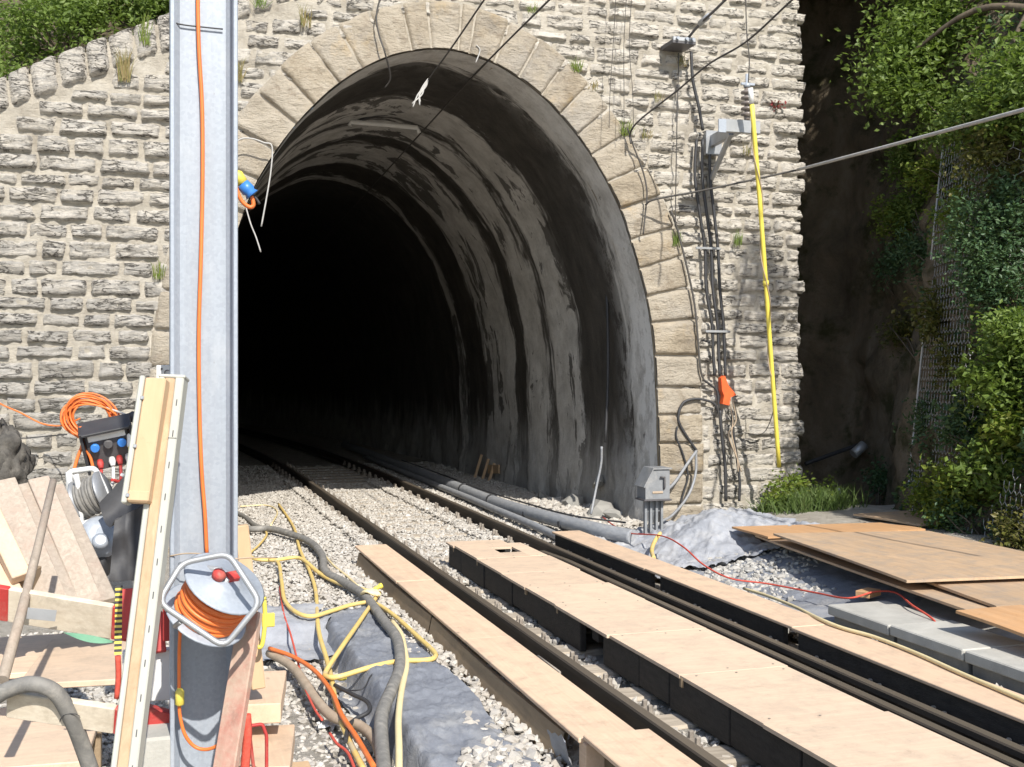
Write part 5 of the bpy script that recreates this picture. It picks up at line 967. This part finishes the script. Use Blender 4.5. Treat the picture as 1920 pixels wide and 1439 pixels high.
ghose([(505, 1050), (522, 1056), (528, 1090), (534, 1126), (556, 1149), (585, 1156), (622, 1146), (662, 1134), (700, 1131), (738, 1154), (785, 1196), (812, 1221), (816, 1232), (800, 1238), (750, 1240), (700, 1250), (640, 1268), (616, 1270), (611, 1260), (640, 1215), (670, 1172), (694, 1137), (712, 1112)], .05, .019, M_YELH, 'yellow hose laid in a big loop over the dark geotextile')
ghose([(522, 945), (536, 965), (552, 992), (562, 1030), (580, 1070), (592, 1110), (597, 1180), (612, 1235), (622, 1275), (632, 1330), (655, 1390), (685, 1450)], .012, .019, M_YELH, 'yellow hose running the length of the trench to the bottom edge')
ghose([(562, 1005), (590, 1022), (603, 1035), (625, 1060), (650, 1080), (672, 1100)], .03, .012, M_PALEH, 'thin pale hose beside the fat grey hose')
ghose([(735, 1165), (752, 1190), (760, 1225), (762, 1250), (752, 1300), (747, 1350), (748, 1400), (748, 1460)], .05, .021, M_PALEH, 'pale yellow hose straight down beside the fat grey hose')
ghose([(505, 1225), (545, 1248), (572, 1282), (592, 1312), (625, 1345), (675, 1362), (705, 1392), (722, 1450)], .0, .034, M_TANH, 'thick tan hose curving along the trench floor')
ghose([(505, 1216), (550, 1232), (590, 1258), (622, 1298), (640, 1340), (668, 1382), (702, 1440)], .06, .016, M_ORC, 'orange power cable curving across the trench to the bottom edge', 'cable', 'cable')
ghose([(524, 1100), (532, 1150), (545, 1190), (558, 1240), (572, 1290), (590, 1330), (604, 1350)], .03, .008, M_REDR, 'thin red rope lying down the trench', 'rope', 'rope')
ghose([(618, 1375), (632, 1395), (652, 1412), (668, 1450)], .03, .009, M_REDR, 'lower piece of red rope at the bottom edge', 'rope', 'rope')
ghose([(628, 1285), (660, 1302), (688, 1316), (692, 1334), (668, 1348), (654, 1362), (648, 1390)], .04, .014, M_CABLE, 'black cable twisting between tan hose and geotextile', 'cable', 'cable')
ghose([(638, 1295), (680, 1292), (698, 1265), (735, 1258)], .05, .005, M_CABLE, 'thin black cable crossing the dark geotextile', 'cable', 'cable')
ghose([(480, 985), (500, 1000), (488, 1020), (468, 1038)], .02, .014, M_YELH, 'short yellow hose bend near the mast')
ghose([(450, 950), (500, 948), (520, 960), (508, 985)], .01, .012, M_PALEH, 'thin pale hose on the far ballast beside the mast')
p = PZ(695, 1118, -.06); m = MB()
for a in (0, .6, 1.2): m.tube([p + V((.06 * math.cos(t + a) * (1 + .15 * a), .06 * math.sin(t), .03 + .02 * math.sin(2 * t + a))) for t in np.linspace(0, 6.28, 13)[:-1]], .012, 7, 0, closed=True)
m.build('hose_coil', M_PALEH, label='small pale hose coil where the yellow hoses meet', cat='coil'); q = p + V((.03, .02, .05)); MB().lathe([(.012, 0), (.018, .01), (.018, .05), (.024, .055), (.024, .08)], q, (.8, .2, .3), 10).build('hose_coupling', M_YEL, label='yellow hose coupling beside the small pale coil', cat='coupling')
q = PZ(633, 1272, -.16); MB().lathe([(.012, 0), (.018, .01), (.018, .05), (.013, .06)], q, (.6, -.4, .1), 10).build('hose_coupling', M_YEL, label='yellow hose coupling at the left corner of the big loop', cat='coupling')
m = MB(); q = PZ(615, 1370, -.27); m.grid(lambda a, b: tuple(q + V((-.06 + .13 * a, -.04 + .1 * b, .03 + .035 * fbm(a * 4, b * 4, 2)))), 8, 8); m.build('plastic_scrap', M_WHITE, label='crumpled clear plastic scrap on the trench gravel', cat='scrap')
# ------------------------------------------------------------------ far left: distribution box, cable coil, hose reel
YD = 8.6; db = thing('distribution_box', PY(205, 880, YD), 'dark portable power distribution box with blue sockets against the wall', 'power box')
tl = Matrix.Rotation(-.2, 3, 'Y') @ Matrix.Rotation(.45, 3, 'X'); o_ = PY(204, 832, YD)
def loc(x, y, z): return o_ + tl @ V((x, y, z))
hb_ = MB().box(o_, (.30, .14, .32), tl, .012).build('housing', M_DGREY, db); MB().box(loc(0, -.02, .155), (.32, .2, .02), tl, .004).build('hood', M_BLACKP, db); MB().box(loc(0, -.075, .105), (.25, .012, .05), tl, .003).build('label_window', M_WHITE, hb_)
for sx in (-.165, .165): MB().box(loc(sx, -.01, 0), (.02, .18, .33), tl, .004).build('side_frame', M_BLACKP, db)
for sx in (-.09, .09, 0): MB().lathe([(.03, 0), (.033, .02), (.026, .035)], loc(sx, -.07, .02 + (.01 if sx else .02)), tl @ V((0, -1, .2)), 12).build('blue_socket' if sx else 'socket_cover', M_BLUE if sx else M_DGREY, hb_)
for sx, mt in ((-.08, M_REDP), (.0, M_WHITE), (.05, M_REDP), (.11, M_WHITE)): MB().lathe([(.02, 0), (.024, .03), (.014, .07)], loc(sx, -.07, -.08), tl @ V((0, -1, -.5)), 10).build('plug', mt, db)
for sx, mt, e in ((-.08, M_REDP, (190, 905)), (.0, M_WHITE, (205, 915)), (.05, M_REDP, (210, 900)), (.11, M_WHITE, (228, 890))):
    a = loc(sx, -.15, -.11); MB().tube([a, a + V((0, -.05, -.1)), PY(e[0], e[1], YD - .2)], .012, 7, 5).build('lead', mt, db)
cl = thing('cable_coil', PY(170, 800, YD + .1), 'coil of thin orange cable hung behind the distribution box', 'cable coil'); cc = PY(172, 788, YD + .12)
for i in range(13):
    rx, rz = random.uniform(.13, .19), random.uniform(.12, .175); of = V((random.uniform(-.02, .02), random.uniform(-.05, .05), random.uniform(-.02, .02))); ph = random.uniform(0, 6)
    MB().tube([cc + of + V((rx * math.cos(t) - .25 * rz * math.sin(t), .02 * math.sin(t * 2 + ph), rz * math.sin(t))) for t in np.linspace(0, 6.283, 29)[:-1]], .0075, 6, 0, closed=True).build('turn', M_ORC, cl)
m = MB(); m.tube(wirep([(-40, 730), (0, 757), (40, 775), (80, 795), (120, 798), (150, 785)], [9.2, 9.0, 8.9, 8.8, 8.75, 8.7]), .006, 6, 6); m.build('cable', M_ORC, label='thin orange cable sagging in from the left edge to the coil', cat='cable')
for i, pix in enumerate(([(150, 800), (155, 830), (145, 860), (138, 885)], [(160, 810), (162, 840), (170, 860), (175, 880)], [(225, 795), (238, 802), (243, 818), (250, 830)])):
    m = MB(); m.tube(wirep(pix, YD - .05), .012, 7, 5); m.build('cable', M_ORC, label=('left', 'middle', 'right')[i] + ' thick orange cable beside the distribution box', cat='cable')
m = MB(); m.tube(wirep([(0, 818), (40, 822), (90, 818), (125, 815)], [12.9, 12.9, 12.9, 12.5]), .007, 6, 5); m.build('cable', M_CABLE, label='thin black cable along the foot of the left wall', cat='cable')
m = MB(); m.tube(wirep([(198, 765), (220, 772), (240, 780)], 8.7), .009, 6, 4); m.build('cable', M_LWIRE, label='pale cable end with black connector beside the orange coil', cat='cable'); MB().lathe([(.02, 0), (.04, .02), (.04, .09), (.03, .12)], PY(240, 780, 8.7), (1, 0, -.25), 10).build('connector', M_BLACKP, label='black cable connector behind the leaning beam', cat='connector')
MB().box(PY(248, 826, 8.5), (.07, .05, .10), ch=.01).build('plug_box', M_WHITE, label='white plug box with yellow foot right of the distribution box', cat='plug box'); pb_ = bpy.data.objects['plug_box']; MB().box(PY(249, 841, 8.48), (.06, .05, .03), ch=.006).build('yellow_foot', M_YEL, pb_)
# white hose cart
YH = 7.6; hc = thing('hose_cart', PY(180, 1080, YH), 'white framed hose reel cart standing left of the leaning beam', 'hose cart')
MB().tube(rounded(wirep([(128, 885), (178, 878), (200, 925), (205, 965), (150, 985), (138, 940)], [YH, YH - .02, YH - .05, YH - .05, YH - .1, YH - .05]), .03), .017, 9, 0, closed=True).build('handle_frame', M_WHITE, hc)
MB().tube(wirep([(130, 885), (132, 950), (138, 1010), (150, 1050)], [YH, YH, YH - .05, YH - .1]), .022, 9, 4).build('frame_tube', M_WHITE, hc)
MB().tube(wirep([(142, 890), (150, 930), (152, 985), (160, 1010)], [YH - .1] * 4), .018, 9, 4).build('frame_tube', M_WHITE, hc)
ca = PY(172, 930, YH - .05); axx = V((.85, -.3, .35)).normalized()
MB().lathe([(.03, -.09), (.13, -.085), (.13, -.075), (.05, -.07), (.05, .07), (.13, .075), (.13, .085), (.03, .09)], ca, axx, 24).build('drum', M_STEEL, hc)
xx = axx.orthogonal().normalized(); yy2 = axx.cross(xx)
for i in range(7): MB().tube([ca + axx * (-.06 + i * .02) + (xx * math.cos(t) + yy2 * math.sin(t)) * (.10 + .008 * (i % 2)) for t in np.linspace(0, 6.283, 25)[:-1]], .012, 7, 0, closed=True).build('hose_turn', M_GREYH, hc)
gb = PY(185, 1010, YH - .1); MB().lathe([(.04, -.11), (.10, -.10), (.125, -.05), (.13, .05), (.11, .10), (.05, .115)], gb, (.3, -.9, .35), 20).build('motor_housing', M_GALV, hc)
MB().lathe([(.045, 0), (.05, .02), (.03, .04)], PY(188, 1017, YH - .25), (.1, -.9, .5), 14).build('cap', M_GALV, hc)
for s in (-1, 1): MB().lathe([(.03, -.02), (.09, -.02), (.1, 0), (.09, .02), (.03, .02)], PY(175 + 22 * s, 1052, YH - .1), (1, -.2, 0), 18).build('wheel', M_BLACKP, hc)
# black plastic sheet and rocks at the wall foot
m = MB(); A0, B0, C0, D0 = PY(185, 945, 7.3), PY(262, 862, 7.35), PY(292, 935, 7.0), PY(215, 975, 6.95)
m.grid(lambda a, b: tuple((A0 * (1 - a) + B0 * a) * (1 - b) + (D0 * (1 - a) + C0 * a) * b + V((0, .12 * math.sin(b * 3.14), -.10 * math.sin(b * 3.14) + .01 * fbm(a * 5, b * 5, 3)))), 14, 12)
m.grid(lambda a, b: tuple((D0 * (1 - a) + C0 * a) * (1 - b) + (PY(205, 1090, 6.9) * (1 - a) + PY(300, 1090, 6.95) * a) * b + V((0, .04 * fbm(a * 4, b * 2, 6), 0))), 12, 12); m.build('black_sheet', M_BLACKP, label='black plastic sheet hanging behind the leaning beam', cat='plastic sheet')
for i, (u, v, rr) in enumerate(((2, 845, .16), (12, 880, .17), (-14, 885, .2))):
    p = PY(u, v, 9.2); m = MB(); m.grid(lambda a, b: tuple(p + V((math.cos(a * 6.2832) * math.sin(b * 3.1416), math.sin(a * 6.2832) * math.sin(b * 3.1416), 1.15 * math.cos(b * 3.1416))) * rr * (1 + .5 * fbm(math.cos(a * 6.2832) * 1.6 + i * 5, math.sin(a * 6.2832) * 1.6, b * 4, 6))), 40, 24, True); m.build('dark_rock', M_DROCK, label=('upper', 'lower right', 'lower left')[i] + ' dark rough rock at the left picture edge before the wall', cat='rock', group='rocks before the left wall')
P, q = clumps(PZ(235, 1045, -.1), (.15, .1, .1), 12, 14, .09, 77); leafmesh('weed', P, np.full(len(P), .05), M_LEAF, 78, label='low green weed on the ground under the black sheet', cat='weed')
